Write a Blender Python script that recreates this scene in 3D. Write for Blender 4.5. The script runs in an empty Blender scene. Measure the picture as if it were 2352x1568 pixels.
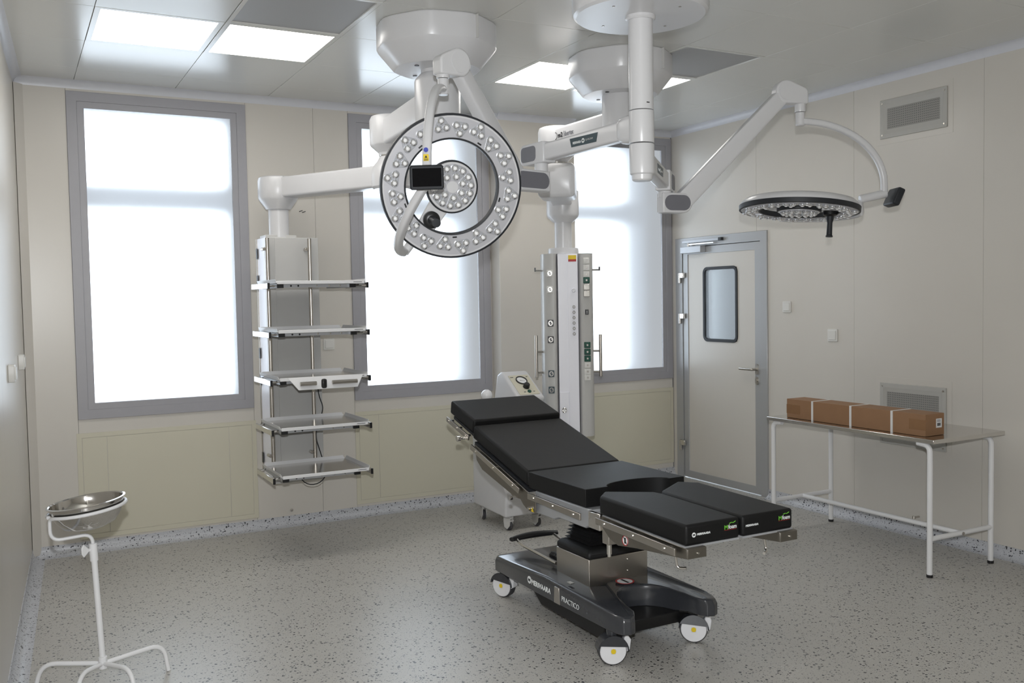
import bpy, bmesh, math, random
from mathutils import Vector as V, Matrix as M
random.seed(7)
sc = bpy.context.scene
COL = sc.collection
PI = math.pi

# ------------------------------------------------------------------ camera, world, lights, exposure
RX, UX, FX = V((.87976, -.47508, -.01798)), V((.03799, .03255, .99875)), V((.47390, .87934, -.04668))
CAM = V((-5.2138, -6.6382, 1.6082))
cd = bpy.data.cameras.new('camera'); cam = bpy.data.objects.new('camera', cd); COL.objects.link(cam)
cd.sensor_width = 36; cd.lens = 32.757; cd.clip_start = .05
cam.matrix_world = M(((RX.x, UX.x, -FX.x, CAM.x), (RX.y, UX.y, -FX.y, CAM.y), (RX.z, UX.z, -FX.z, CAM.z), (0, 0, 0, 1)))
sc.camera = cam
w = bpy.data.worlds.new('sky'); sc.world = w; w.use_nodes = True
bg = w.node_tree.nodes['Background']; bg.inputs[0].default_value = (.80, .90, 1, 1); bg.inputs[1].default_value = 3.7
sc.view_settings.view_transform = 'Standard'; sc.view_settings.look = 'None'
sc.view_settings.exposure = 0.0; sc.view_settings.gamma = 1; sc.view_settings.use_curve_mapping = False
sc.cycles.max_bounces = 10; sc.cycles.diffuse_bounces = 5; sc.cycles.sample_clamp_indirect = 6
sc.cycles.caustics_reflective = False; sc.cycles.caustics_refractive = True
def area_light(name, loc, target, size, power, color):
    l = bpy.data.lights.new(name, 'AREA'); l.shape = 'DISK'; l.size = size; l.energy = power; l.color = color
    o = bpy.data.objects.new(name, l); COL.objects.link(o); o.location = loc
    o.rotation_euler = (V(target) - V(loc)).to_track_quat('-Z', 'Y').to_euler()
    return o
# the photographer's flash, in the hot shoe above and a little behind the lens
area_light('flash', CAM + UX * .17 - FX * .03, CAM + FX * 6, .05, 95, (.96, .98, 1))
WIN_GLOW = .5      # emission put into the frosted panes to stand for diffused daylight
PANEL_GLOW = 7.0     # LED ceiling panels

# ------------------------------------------------------------------ materials
def lin(c):
    return tuple((x / 12.92 if x <= .04045 else ((x + .055) / 1.055) ** 2.4) for x in c)
def mat(name, rgb, rough=.5, metal=0., spec=.5, var=.04, scale=18., coat=0., emit=None, bump=0., aniso=None):
    m = bpy.data.materials.new(name); m.use_nodes = True
    nt = m.node_tree; p = nt.nodes['Principled BSDF']
    p.inputs['Roughness'].default_value = rough; p.inputs['Metallic'].default_value = metal
    p.inputs['Specular IOR Level'].default_value = spec; p.inputs['Coat Weight'].default_value = coat
    tc = nt.nodes.new('ShaderNodeTexCoord'); ns = nt.nodes.new('ShaderNodeTexNoise')
    ns.inputs['Scale'].default_value = scale; ns.inputs['Detail'].default_value = 3
    nt.links.new(tc.outputs['Object'], ns.inputs['Vector'])
    if aniso:
        mp = nt.nodes.new('ShaderNodeMapping'); mp.inputs['Scale'].default_value = aniso
        nt.links.new(tc.outputs['Object'], mp.inputs['Vector']); nt.links.new(mp.outputs[0], ns.inputs['Vector'])
    cr = nt.nodes.new('ShaderNodeMix'); cr.data_type = 'RGBA'
    lo = [max(0, x * (1 - var)) for x in rgb]; hi = [min(1, x * (1 + var)) for x in rgb]
    cr.inputs['A'].default_value = (*lo, 1); cr.inputs['B'].default_value = (*hi, 1)
    nt.links.new(ns.outputs['Fac'], cr.inputs['Factor']); nt.links.new(cr.outputs['Result'], p.inputs['Base Color'])
    if bump:
        b = nt.nodes.new('ShaderNodeBump'); b.inputs['Strength'].default_value = bump; b.inputs['Distance'].default_value = .002
        nt.links.new(ns.outputs['Fac'], b.inputs['Height']); nt.links.new(b.outputs[0], p.inputs['Normal'])
    if emit:
        p.inputs['Emission Color'].default_value = (*emit[0], 1); p.inputs['Emission Strength'].default_value = emit[1]
    return m
MT = {}
MT['wall'] = mat('wall cream laminate', (.63, .60, .55), .30, var=.02, scale=3)
MT['access'] = mat('access panel cream', (.62, .59, .475), .45, var=.02, scale=3)
MT['ceil'] = mat('ceiling white enamel', (.65, .65, .62), .21, spec=.4, var=.015, scale=4)
MT['ceilback'] = mat('ceiling void', (.30, .30, .29), .8)
MT['pvc'] = mat('cove white pvc', (.64, .65, .69), .35)
MT['frame'] = mat('window frame grey', (.36, .356, .38), .38, var=.03)
MT['alu'] = mat('door aluminium', (.43, .435, .44), .36, metal=.3, var=.03, scale=40, aniso=(1, 1, 30))
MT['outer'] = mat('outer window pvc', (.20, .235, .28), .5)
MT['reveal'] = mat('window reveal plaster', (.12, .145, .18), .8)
MT['white'] = mat('white enamel', (.65, .648, .66), .28, spec=.5, var=.015)
MT['white2'] = mat('white powder coat', (.80, .80, .81), .38, var=.015)
MT['wpanel'] = mat('brightened white panel', (.88, .88, .94), .30, var=.01)  # extra white: light falling on the pendant panels is put into this colour
MT['lgrey'] = mat('light grey enamel', (.56, .555, .54), .34, var=.02)
MT['capgrey'] = mat('grey joint cap', (.16, .16, .18), .45)
MT['dgrey'] = mat('dark grey rubber', (.020, .022, .026), .5, spec=.35)
MT['black'] = mat('black plastic', (.010, .010, .011), .35)
MT['screen'] = mat('display glass', (.004, .004, .005), .14, spec=.25)
MT['steeld'] = mat('dull steel plate', (.27, .25, .22), .38, metal=1, var=.06, scale=30)
MT['steel'] = mat('brushed steel', (.50, .47, .43), .30, metal=1, var=.06, scale=30, aniso=(1, 1, 12))
MT['steelb'] = mat('bright steel', (.68, .66, .63), .18, metal=1, var=.04)
MT['bowl'] = mat('polished steel', (.62, .60, .57), .07, metal=1, var=.02)
MT['silver'] = mat('silver lacquer', (.46, .47, .49), .38, metal=.4, var=.02)
MT['leather'] = mat('black upholstery', (.006, .006, .0063), .55, spec=.28, var=.15, scale=9, bump=.25)
MT['chassis'] = mat('anthracite gloss', (.036, .038, .044), .22, spec=.6, coat=.3, var=.1, scale=60)
MT['skirt'] = mat('matt black', (.006, .006, .0065), .6)
MT['tyre'] = mat('grey tyre', (.05, .05, .055), .5)
MT['lens'] = mat('led lens', (.80, .81, .84), .12, metal=.85, spec=1, var=.05, scale=60)
MT['lensc'] = mat('led emitter', (.95, .95, .96), .2, var=.02)
MT['pocket'] = mat('reflector pocket', (.46, .47, .50), .25, metal=.25, var=.1, scale=90)
MT['face'] = mat('lamp face', (.52, .52, .55), .3, metal=.2, var=.03)
MT['card'] = mat('cardboard', (.30, .165, .085), .75, var=.10, scale=14, bump=.1)
MT['tape'] = mat('packing tape', (.27, .145, .07), .2, var=.05)
MT['strap'] = mat('white strap', (.78, .77, .76), .5)
MT['paper'] = mat('label paper', (.82, .82, .82), .6)
MT['ink'] = mat('black ink', (.012, .012, .014), .6)
MT['inkw'] = mat('white print', (.80, .82, .82), .5)
MT['green'] = mat('green print', (.16, .52, .05), .5)
MT['teal'] = mat('dark teal label', (.018, .045, .058), .35)
MT['yellow'] = mat('yellow sticker', (.80, .58, .02), .5)
MT['blue'] = mat('blue sticker', (.04, .06, .42), .5)
MT['red'] = mat('red print', (.45, .03, .03), .5)
MT['greenp'] = mat('green socket plastic', (.004, .07, .045), .22)
MT['socket'] = mat('white socket plastic', (.70, .69, .66), .35)
MT['vent'] = mat('vent grey', (.47, .46, .43), .5)
MT['plastic'] = mat('milky plastic', (.78, .78, .80), .25)

def perforated(name, base, hole, scale, rough=.5):
    m = mat(name, base, rough, var=.02); nt = m.node_tree; p = nt.nodes['Principled BSDF']
    tc = nt.nodes.new('ShaderNodeTexCoord'); vo = nt.nodes.new('ShaderNodeTexVoronoi'); vo.inputs['Scale'].default_value = scale
    vo.inputs['Randomness'].default_value = 0
    lt = nt.nodes.new('ShaderNodeMath'); lt.operation = 'LESS_THAN'; lt.inputs[1].default_value = .33
    mx = nt.nodes.new('ShaderNodeMix'); mx.data_type = 'RGBA'; mx.inputs['A'].default_value = (*base, 1); mx.inputs['B'].default_value = (*hole, 1)
    nt.links.new(tc.outputs['Object'], vo.inputs['Vector']); nt.links.new(vo.outputs['Distance'], lt.inputs[0])
    nt.links.new(lt.outputs[0], mx.inputs['Factor']); nt.links.new(mx.outputs['Result'], p.inputs['Base Color'])
    return m
MT['perf'] = perforated('perforated ceiling grille', (.36, .36, .36), (.10, .10, .10), 90)
MT['perfw'] = perforated('perforated wall grille', (.30, .29, .27), (.10, .10, .10), 70)

def speckle(name, base, dark, light, s1, thr, rough):
    m = bpy.data.materials.new(name); m.use_nodes = True; nt = m.node_tree; p = nt.nodes['Principled BSDF']
    p.inputs['Roughness'].default_value = rough; p.inputs['Specular IOR Level'].default_value = .4
    N = nt.nodes.new; L = nt.links.new
    tc = N('ShaderNodeTexCoord')
    wn = N('ShaderNodeTexNoise'); wn.inputs['Scale'].default_value = s1 * 1.3; wn.inputs['Detail'].default_value = 2
    L(tc.outputs['Object'], wn.inputs['Vector'])
    sub = N('ShaderNodeVectorMath'); sub.operation = 'SUBTRACT'; sub.inputs[1].default_value = (.5, .5, .5); L(wn.outputs['Color'], sub.inputs[0])
    scl = N('ShaderNodeVectorMath'); scl.operation = 'SCALE'; scl.inputs['Scale'].default_value = 1.1 / s1; L(sub.outputs[0], scl.inputs[0])
    add = N('ShaderNodeVectorMath'); add.operation = 'ADD'; L(tc.outputs['Object'], add.inputs[0]); L(scl.outputs[0], add.inputs[1])
    prev = None
    bn = N('ShaderNodeTexNoise'); bn.inputs['Scale'].default_value = 260; bn.inputs['Detail'].default_value = 2; L(tc.outputs['Object'], bn.inputs['Vector'])
    bm_ = N('ShaderNodeMix'); bm_.data_type = 'RGBA'
    bm_.inputs['A'].default_value = (*[x * .80 for x in base], 1); bm_.inputs['B'].default_value = (*[min(1, x * 1.20) for x in base], 1)
    L(bn.outputs['Fac'], bm_.inputs['Factor']); prev = bm_.outputs['Result']
    for sc_, col, pr, rad in ((s1 * 1.9, light, .72, .42), (s1, dark, thr, .46), (s1 * 2.1, [x * 2.2 for x in dark], thr + .02, .44)):
        vo = N('ShaderNodeTexVoronoi'); vo.inputs['Scale'].default_value = sc_; L(add.outputs[0], vo.inputs['Vector'])
        sx = N('ShaderNodeSeparateColor'); L(vo.outputs['Color'], sx.inputs[0])
        gt = N('ShaderNodeMath'); gt.operation = 'GREATER_THAN'; gt.inputs[1].default_value = pr; L(sx.outputs[0], gt.inputs[0])
        ra = N('ShaderNodeMath'); ra.operation = 'MULTIPLY'; ra.inputs[1].default_value = rad; L(sx.outputs[1], ra.inputs[0])
        lt = N('ShaderNodeMath'); lt.operation = 'LESS_THAN'; L(vo.outputs['Distance'], lt.inputs[0]); L(ra.outputs[0], lt.inputs[1])
        mu = N('ShaderNodeMath'); mu.operation = 'MULTIPLY'; L(gt.outputs[0], mu.inputs[0]); L(lt.outputs[0], mu.inputs[1])
        mx = N('ShaderNodeMix'); mx.data_type = 'RGBA'; L(prev, mx.inputs['A']); mx.inputs['B'].default_value = (*col, 1)
        L(mu.outputs[0], mx.inputs['Factor']); prev = mx.outputs['Result']
    L(prev, p.inputs['Base Color'])
    return m
MT['floor'] = speckle('speckled vinyl floor', (.46, .445, .415), (.06, .06, .065), (.52, .52, .51), 70, .50, .36)
MT['skirting'] = speckle('speckled vinyl skirting', (.52, .53, .56), (.05, .05, .06), (.58, .59, .62), 70, .50, .35)

def frosted(name):
    m = bpy.data.materials.new(name); m.use_nodes = True; nt = m.node_tree; nt.nodes.clear(); N = nt.nodes.new; L = nt.links.new
    out = N('ShaderNodeOutputMaterial'); rf = N('ShaderNodeBsdfRefraction'); rf.inputs['IOR'].default_value = 1.45
    rf.inputs['Color'].default_value = (.97, .985, 1, 1)
    tc = N('ShaderNodeTexCoord'); ns = N('ShaderNodeTexNoise'); ns.inputs['Scale'].default_value = 300
    mr = N('ShaderNodeMapRange'); mr.inputs['To Min'].default_value = .41; mr.inputs['To Max'].default_value = .45
    L(tc.outputs['Object'], ns.inputs['Vector']); L(ns.outputs['Fac'], mr.inputs['Value']); L(mr.outputs[0], rf.inputs['Roughness'])
    em = N('ShaderNodeEmission'); em.inputs['Color'].default_value = (.90, .95, 1, 1); em.inputs['Strength'].default_value = WIN_GLOW * .5  # even glow added to the glass in place of scattered daylight
    ad = N('ShaderNodeAddShader'); L(rf.outputs[0], ad.inputs[0]); L(em.outputs[0], ad.inputs[1]); L(ad.outputs[0], out.inputs['Surface'])
    return m
MT['frosted'] = frosted('frosted window glass')
MT['led'] = mat('led diffuser', (.8, .8, .78), .5, emit=((1, .97, .92), PANEL_GLOW))
def clearglass(name):
    m = bpy.data.materials.new(name); m.use_nodes = True; nt = m.node_tree; nt.nodes.clear(); N = nt.nodes.new; L = nt.links.new
    out = N('ShaderNodeOutputMaterial'); t = N('ShaderNodeBsdfTransparent'); g = N('ShaderNodeBsdfGlossy'); g.inputs['Roughness'].default_value = .03
    t.inputs['Color'].default_value = (.88, .90, .90, 1)
    fr = N('ShaderNodeValue'); fr.outputs[0].default_value = .07; mx = N('ShaderNodeMixShader')
    ns = N('ShaderNodeTexNoise'); ns.inputs['Scale'].default_value = 2; mr = N('ShaderNodeMapRange')
    mr.inputs['To Min'].default_value = .02; mr.inputs['To Max'].default_value = .04; L(ns.outputs['Fac'], mr.inputs['Value']); L(mr.outputs[0], g.inputs['Roughness'])
    L(fr.outputs[0], mx.inputs['Fac']); L(t.outputs[0], mx.inputs[1]); L(g.outputs[0], mx.inputs[2]); L(mx.outputs[0], out.inputs['Surface'])
    return m
MT['glass'] = clearglass('clear door glass')

# ------------------------------------------------------------------ mesh helpers (all shapes are given in world metres)
def nb(): return bmesh.new()
def face(bm, vs):
    try: return bm.faces.new(vs)
    except ValueError: return None
def box(bm, x0, x1, y0, y1, z0, z1, mx=None):
    P = [V((x, y, z)) for z in (z0, z1) for y in (y0, y1) for x in (x0, x1)]
    if mx: P = [mx @ p for p in P]
    v = [bm.verts.new(p) for p in P]
    for f in ((0, 2, 3, 1), (4, 5, 7, 6), (0, 1, 5, 4), (2, 6, 7, 3), (0, 4, 6, 2), (1, 3, 7, 5)): bm.faces.new([v[i] for i in f])
    return bm
def prism(bm, pts, vec):
    vec = V(vec); a = [bm.verts.new(V(p)) for p in pts]; b = [bm.verts.new(V(p) + vec) for p in pts]; n = len(a)
    face(bm, a); face(bm, b[::-1])
    for i in range(n): face(bm, [a[i], b[i], b[(i + 1) % n], a[(i + 1) % n]])
    return bm
def pxy(bm, pts, z0, z1): return prism(bm, [(x, y, z0) for x, y in pts], (0, 0, z1 - z0))
def pyz(bm, pts, x0, x1): return prism(bm, [(x0, y, z) for y, z in pts], (x1 - x0, 0, 0))
def loft(bm, rings, cap=True, closed=False):
    R_ = [[bm.verts.new(V(p)) for p in r] for r in rings]; n = len(R_[0])
    m = len(R_)
    for k in range(m if closed else m - 1):
        a, b = R_[k], R_[(k + 1) % m]
        for i in range(n): face(bm, [a[i], a[(i + 1) % n], b[(i + 1) % n], b[i]])
    if cap and not closed: face(bm, R_[0][::-1]); face(bm, R_[-1])
    return bm
def frame_of(d, up=None):
    d = V(d).normalized(); u = V(up) if up is not None else (V((0, 0, 1)) if abs(d.z) < .95 else V((1, 0, 0)))
    s = d.cross(u).normalized(); return d, s, s.cross(d).normalized()
def cyl(bm, p0, p1, r0, r1=None, seg=24):
    p0, p1 = V(p0), V(p1); r1 = r0 if r1 is None else r1; d, s, u = frame_of(p1 - p0)
    ring = lambda p, r: [p + s * (r * math.cos(2 * PI * i / seg)) + u * (r * math.sin(2 * PI * i / seg)) for i in range(seg)]
    return loft(bm, [ring(p0, r0), ring(p1, r1)])
def lathe(bm, prof, c, axis=(0, 0, 1), seg=40, closed=False):
    c = V(c); d, s, u = frame_of(axis)
    rings = [[c + d * h + s * (r * math.cos(2 * PI * i / seg)) + u * (r * math.sin(2 * PI * i / seg)) for i in range(seg)] for r, h in prof]
    return loft(bm, rings, cap=True, closed=closed)
def fillet(pts, r, n=6):
    pts = [V(p) for p in pts]; out = [pts[0]]
    for i in range(1, len(pts) - 1):
        a, b, c = pts[i - 1], pts[i], pts[i + 1]; u = (a - b); v = (c - b)
        rr = min(r, u.length * .49, v.length * .49); p0 = b + u.normalized() * rr; p1 = b + v.normalized() * rr
        for k in range(n + 1):
            t = k / n; out.append(p0 * (1 - t) ** 2 + b * (2 * t * (1 - t)) + p1 * t * t)
    out.append(pts[-1]); return out
def sweep(bm, path, prof, up=None, scales=None):
    """prof: list of (side, up) offsets; carried along path with a minimally twisting frame"""
    path = [V(p) for p in path]; rings = []; n = len(path); pu = V(up) if up is not None else None
    for k in range(n):
        t = (path[min(k + 1, n - 1)] - path[max(k - 1, 0)]).normalized()
        if pu is None: pu = V((0, 0, 1)) if abs(t.z) < .9 else V((1, 0, 0))
        s = t.cross(pu).normalized(); u = s.cross(t).normalized(); pu = u
        f = scales[k] if scales else 1
        rings.append([path[k] + s * (a * f) + u * (b * f) for a, b in prof])
    return loft(bm, rings)
def circ(r, n=12): return [(r * math.cos(2 * PI * i / n), r * math.sin(2 * PI * i / n)) for i in range(n)]
def tube(bm, pts, r, seg=12, up=None): return sweep(bm, pts, circ(r, seg), up)
def rrect(w_, h_, r, n=4):
    out = []
    for cx, cy, a0 in ((w_ / 2 - r, h_ / 2 - r, 0), (-w_ / 2 + r, h_ / 2 - r, PI / 2), (-w_ / 2 + r, -h_ / 2 + r, PI), (w_ / 2 - r, -h_ / 2 + r, 1.5 * PI)):
        for k in range(n + 1): out.append((cx + r * math.cos(a0 + PI / 2 * k / n), cy + r * math.sin(a0 + PI / 2 * k / n)))
    return out
def plate(bm, c, ax, ay, w_, h_, t, r=.004, n=3):
    """rounded plate centred at c, spanned by ax/ay, thickness t along ax x ay"""
    c, ax, ay = V(c), V(ax).normalized(), V(ay).normalized(); nz = ax.cross(ay).normalized()
    return prism(bm, [c + ax * a + ay * b for a, b in rrect(w_, h_, r, n)], nz * t)
def frame_rect(bm, c, ax, ay, w_, h_, b, t):
    """mitred rectangular frame: outer w_ x h_, bar width b, thickness t"""
    c, ax, ay = V(c), V(ax).normalized(), V(ay).normalized(); nz = ax.cross(ay).normalized()
    o = [(-w_ / 2, -h_ / 2), (w_ / 2, -h_ / 2), (w_ / 2, h_ / 2), (-w_ / 2, h_ / 2)]; i_ = [(math.copysign(abs(x) - b, x), math.copysign(abs(y) - b, y)) for x, y in o]
    P = lambda q, d: c + ax * q[0] + ay * q[1] + nz * d
    loft(bm, [[P(o[k], 0), P(o[k], t), P(i_[k], t), P(i_[k], 0)] for k in range(4)], closed=True)
    return bm

WL = {}
def obj(name, bm, m, parent=None, bev=0., smooth=True, seg=2, origin=None):
    bmesh.ops.remove_doubles(bm, verts=bm.verts, dist=1e-5)
    bmesh.ops.recalc_face_normals(bm, faces=bm.faces)
    if smooth:
        for f in bm.faces: f.smooth = True
        for e in bm.edges:
            if len(e.link_faces) == 2 and e.calc_face_angle(0) > .55: e.smooth = False
    me = bpy.data.meshes.new(name); bm.to_mesh(me); bm.free()
    me.materials.append(MT[m] if isinstance(m, str) else m)
    o = bpy.data.objects.new(name, me); COL.objects.link(o)
    if parent is not None:
        off = WL[parent.name]; me.transform(M.Translation(-off)); o.parent = parent; WL[o.name] = off
    else:
        off = V(origin) if origin is not None else V((0, 0, 0))
        me.transform(M.Translation(-off)); o.location = off; WL[o.name] = off
    if bev:
        b = o.modifiers.new('edge', 'BEVEL'); b.width = bev; b.segments = seg; b.limit_method = 'ANGLE'; b.angle_limit = .6
    return o
def inst(me, name, mx, parent):
    """a part sharing mesh data, placed by a world matrix under an unrotated parent"""
    o = bpy.data.objects.new(name, me); COL.objects.link(o); o.parent = parent
    o.matrix_local = M.Translation(-WL[parent.name]) @ mx; return o
def mesh_of(bm, m, smooth=True):
    bmesh.ops.recalc_face_normals(bm, faces=bm.faces)
    if smooth:
        for f in bm.faces: f.smooth = True
        for e in bm.edges:
            if len(e.link_faces) == 2 and e.calc_face_angle(0) > .55: e.smooth = False
    me = bpy.data.meshes.new('shared'); bm.to_mesh(me); bm.free(); me.materials.append(MT[m]); return me
def thing(name, label, cat, loc, group=None):
    o = bpy.data.objects.new(name, None); COL.objects.link(o); o.location = loc; o.empty_display_size = .1
    WL[o.name] = V(loc); o['label'] = label; o['category'] = cat
    if group: o['group'] = group
    return o
def tag(o, label, cat, group=None):
    o['label'] = label; o['category'] = cat
    if group: o['group'] = group
    return o
def struct(o): o['kind'] = 'structure'; return o
def sroot(name, loc=(0, 0, 0)):
    o = bpy.data.objects.new(name, None); COL.objects.link(o); o.location = loc; WL[o.name] = V(loc); o['kind'] = 'structure'; return o
def text(s, m, parent, c, ax, ay, wid, hei, bold=0., shear=0., name='lettering', ext=.0006, space=1.):
    cu = bpy.data.curves.new(name, 'FONT'); cu.body = s; cu.extrude = .002; cu.offset = bold; cu.shear = shear; cu.space_character = space
    cu.resolution_u = 3; t = bpy.data.objects.new(name, cu); COL.objects.link(t)
    dg = bpy.context.evaluated_depsgraph_get(); me = bpy.data.meshes.new_from_object(t.evaluated_get(dg))
    bpy.data.objects.remove(t); bpy.data.curves.remove(cu)
    xs = [v.co.x for v in me.vertices]; ys = [v.co.y for v in me.vertices]
    x0, x1, y0, y1 = min(xs), max(xs), min(ys), max(ys); c, ax, ay = V(c), V(ax).normalized(), V(ay).normalized(); nz = ax.cross(ay)
    off = WL[parent.name]
    for v in me.vertices:
        v.co = c + ax * (((v.co.x - x0) / (x1 - x0) - .5) * wid) + ay * (((v.co.y - y0) / (y1 - y0) - .5) * hei) + nz * (v.co.z / .002 * ext) - off
    me.materials.clear(); me.materials.append(MT[m]); me.name = name
    o = bpy.data.objects.new(name, me); COL.objects.link(o); o.parent = parent; WL[o.name] = off; return o
def disc_mark(name, m, parent, c, nrm, r, t=.0008, rin=0, seg=20):
    bm = nb(); c = V(c)
    if rin: lathe(bm, [(rin, 0), (r, 0), (r, t), (rin, t)], c, nrm, seg, closed=True)
    else: cyl(bm, c, c + V(nrm).normalized() * t, r, r, seg)
    return obj(name, bm, m, parent)
X, Y, Z = V((1, 0, 0)), V((0, 1, 0)), V((0, 0, 1))

# ------------------------------------------------------------------ the room
ZC, YF = 3.045, -7.7
def lx(y): return -5.137 + .06 * y          # left wall, very slightly out of square
fl = nb(); pxy(fl, [(lx(.0), 0), (.0, 0), (0, YF), (lx(YF), YF)], -.05, 0); struct(obj('floor', fl, 'floor'))
# right wall: laminate panels on a backing, doorway left open
wr = sroot('wall_right')
DY0, DY1, DZ = -.055, -1.186, 2.10
b = nb(); box(b, .012, .12, DY0, .5, 0, ZC); box(b, .012, .12, DY1, DY0, DZ, ZC); box(b, .012, .12, YF, DY1, 0, ZC); obj('backing', b, 'wall', wr)
seams = [-1.062, -2.027, -3.009, -3.98, -4.95, -5.92, -6.89, YF]
def rwp(pts):
    bm = nb(); prism(bm, [(0, y, z) for y, z in pts], (.012, 0, 0)); obj('wall_panel', bm, 'wall', wr, bev=.0006, seg=1)
G = .0007
rwp([(0, 0), (DY0, 0), (DY0, DZ), (seams[0] + G, DZ), (seams[0] + G, ZC), (0, ZC)])
rwp([(seams[0] - G, ZC), (seams[0] - G, DZ), (DY1, DZ), (DY1, 0), (seams[1] + G, 0), (seams[1] + G, ZC)])
for k in range(1, len(seams) - 1): rwp([(seams[k] - G, 0), (seams[k + 1] + G, 0), (seams[k + 1] + G, ZC), (seams[k] - G, ZC)])
# back wall with three window openings
W_ = [(-4.844, -3.7155), (-2.9737, -1.8248), (-1.140, -.0115)]; WT, WB = 2.981, .868
wb = sroot('wall_back')
b = nb(); xs = [-5.25] + [q for p_ in W_ for q in p_] + [.0]
for k in range(0, 8, 2): box(b, xs[k], xs[k + 1], .012, .80, 0, 3.2)
for a, c in W_: box(b, a, c, .012, .80, 0, WB); box(b, a, c, .012, .80, WT, 3.2)
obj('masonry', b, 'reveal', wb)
def bwp(x0, x1, z0, z1):
    bm = nb(); box(bm, x0 + G, x1 - G, 0, .012, z0, z1); obj('wall_panel', bm, 'wall', wb, bev=.0006, seg=1)
bwp(-5.14, -4.844, 0, ZC); bwp(-3.7155, -3.235, 0, ZC); bwp(-3.235, -2.9737, 0, ZC); bwp(-1.8248, -1.14, 0, ZC)
for a, c in W_: bwp(a, c, 0, WB); bwp(a, c, WT, ZC)
# pier between the second and third window
pr = struct(obj('wall_pier', box(nb(), -1.815, -1.110, -.15, 0, 0, ZC), 'wall', bev=.004))
# left wall and the wall behind the camera
wl = sroot('wall_left')
ys = [0, -.96, -1.93, -2.9, -3.87, -4.84, -5.81, -6.78, YF]
for k in range(8):
    bm = nb(); y0, y1 = ys[k] - G, ys[k + 1] + G; pxy(bm, [(lx(y0), y0), (lx(y1), y1), (lx(y1) - .02, y1), (lx(y0) - .02, y0)], 0, ZC); obj('wall_panel', bm, 'wall', wl)
obj('backing', pxy(nb(), [(lx(0) - .02, 0), (lx(YF) - .02, YF), (lx(YF) - .12, YF), (lx(0) - .12, 0)], 0, ZC), 'ceilback', wl)
struct(obj('wall_front', box(nb(), -5.8, .12, YF - .1, YF, 0, ZC), 'wall'))
# ceiling: enamelled panels under a dark void
ce = sroot('ceiling')
obj('void', box(nb(), -5.9, .2, YF - .1, .012, ZC + .006, ZC + .16), 'ceilback', ce)
gx = [-5.62, -5.41, -4.795, -4.180, -3.565, -2.950, -2.335, -1.720, -1.105, -.49, -.001]
gy = [-.001, -.385, -1.035, -1.690, -2.335, -2.985, -3.635, -4.9, -6.3, YF]
LIGHTS = {(2, 2): 0, (3, 2): 1, (6, 2): 2, (7, 2): 3}; VENTS = {(3, 3): 0, (7, 3): 1}
for i in range(len(gx) - 1):
    for j in range(len(gy) - 1):
        if (i, j) in LIGHTS or (i, j) in VENTS: continue
        g = .0011; x0, x1, y0, y1 = gx[i] + g, gx[i + 1] - g, gy[j + 1] + g, gy[j] - g
        if x1 < lx(y0): continue
        bm = nb(); pxy(bm, [(max(x0, lx(y0)), y0), (x1, y0), (x1, y1), (max(x0, lx(y1)), y1)], ZC, ZC + .006)
        obj('ceiling_panel', bm, 'ceil', ce, bev=.001, seg=1)
LL = ['square LED ceiling panel furthest left, nearest the left wall', 'square LED ceiling panel second from left, touching the grey perforated grille',
      'square LED ceiling panel partly hidden behind the second white ceiling housing', 'square LED ceiling panel right of the thick white lamp post, mostly covered']
for (i, j), k in LIGHTS.items():
    x0, x1, y0, y1 = gx[i] + .002, gx[i + 1] - .002, gy[j + 1] + .002, gy[j] - .002; cx, cy = (x0 + x1) / 2, (y0 + y1) / 2
    t = thing('ceiling_light', LL[k], 'ceiling light', (cx, cy, ZC), 'LED ceiling panels')
    obj('frame', frame_rect(nb(), (cx, cy, ZC - .001), X, Y, x1 - x0, y1 - y0, .028, .02), 'ceil', t, bev=.001, seg=1)
    obj('diffuser', box(nb(), x0 + .028, x1 - .028, y0 + .028, y1 - .028, ZC + .001, ZC + .006), 'led', t)
VL = ['grey perforated ceiling grille beside the two lit panels at the left', 'grey perforated ceiling grille right of the second ceiling housing']
for (i, j), k in VENTS.items():
    x0, x1, y0, y1 = gx[i] + .002, gx[i + 1] - .002, gy[j + 1] + .002, gy[j] - .002; cx, cy = (x0 + x1) / 2, (y0 + y1) / 2
    t = thing('ceiling_grille', VL[k], 'air vent', (cx, cy, ZC), 'ceiling air grilles')
    obj('frame', frame_rect(nb(), (cx, cy, ZC - .003), X, Y, x1 - x0, y1 - y0, .022, .02), 'ceil', t, bev=.0015, seg=1)
    obj('perforated_plate', box(nb(), x0 + .022, x1 - .022, y0 + .022, y1 - .022, ZC + .004, ZC + .007), 'perf', t)
# cove cornice (concave pvc strip) and coved vinyl skirting
def cove_pts(r, n=5): return [(r - r * math.sin(PI / 2 * k / n), -r + r * math.cos(PI / 2 * k / n)) for k in range(n + 1)]
CH = .048
def cornice(name, p0, p1, nx, ny):
    pr_ = [(0, -CH), (0, 0), (CH, 0)] + [(a, b_) for a, b_ in [(CH * (1 - math.sin(PI / 2 * k / 5)) , -CH * (1 - math.cos(PI / 2 * k / 5))) for k in range(0, 6)]][1:-1]
    q = lambda p: [(p[0] + nx * a, p[1] + ny * a, ZC + b_) for a, b_ in pr_]
    bm = nb(); loft(bm, [q(p0), q(p1)]); struct(obj(name, bm, 'pvc'))
cornice('trim_1', (-5.137, 0), (-1.815, 0), 0, -1); cornice('trim_2', (-1.815, -.15), (-1.11, -.15), 0, -1); cornice('trim_3', (-1.11, 0), (0, 0), 0, -1)
cornice('trim_4', (0, 0), (0, YF), -1, 0); cornice('trim_5', (lx(0), 0), (lx(YF), YF), 1, 0)
cornice('trim_6', (-1.815, 0), (-1.815, -.15), -1, 0); cornice('trim_7', (-1.11, 0), (-1.11, -.15), 1, 0)
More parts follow.
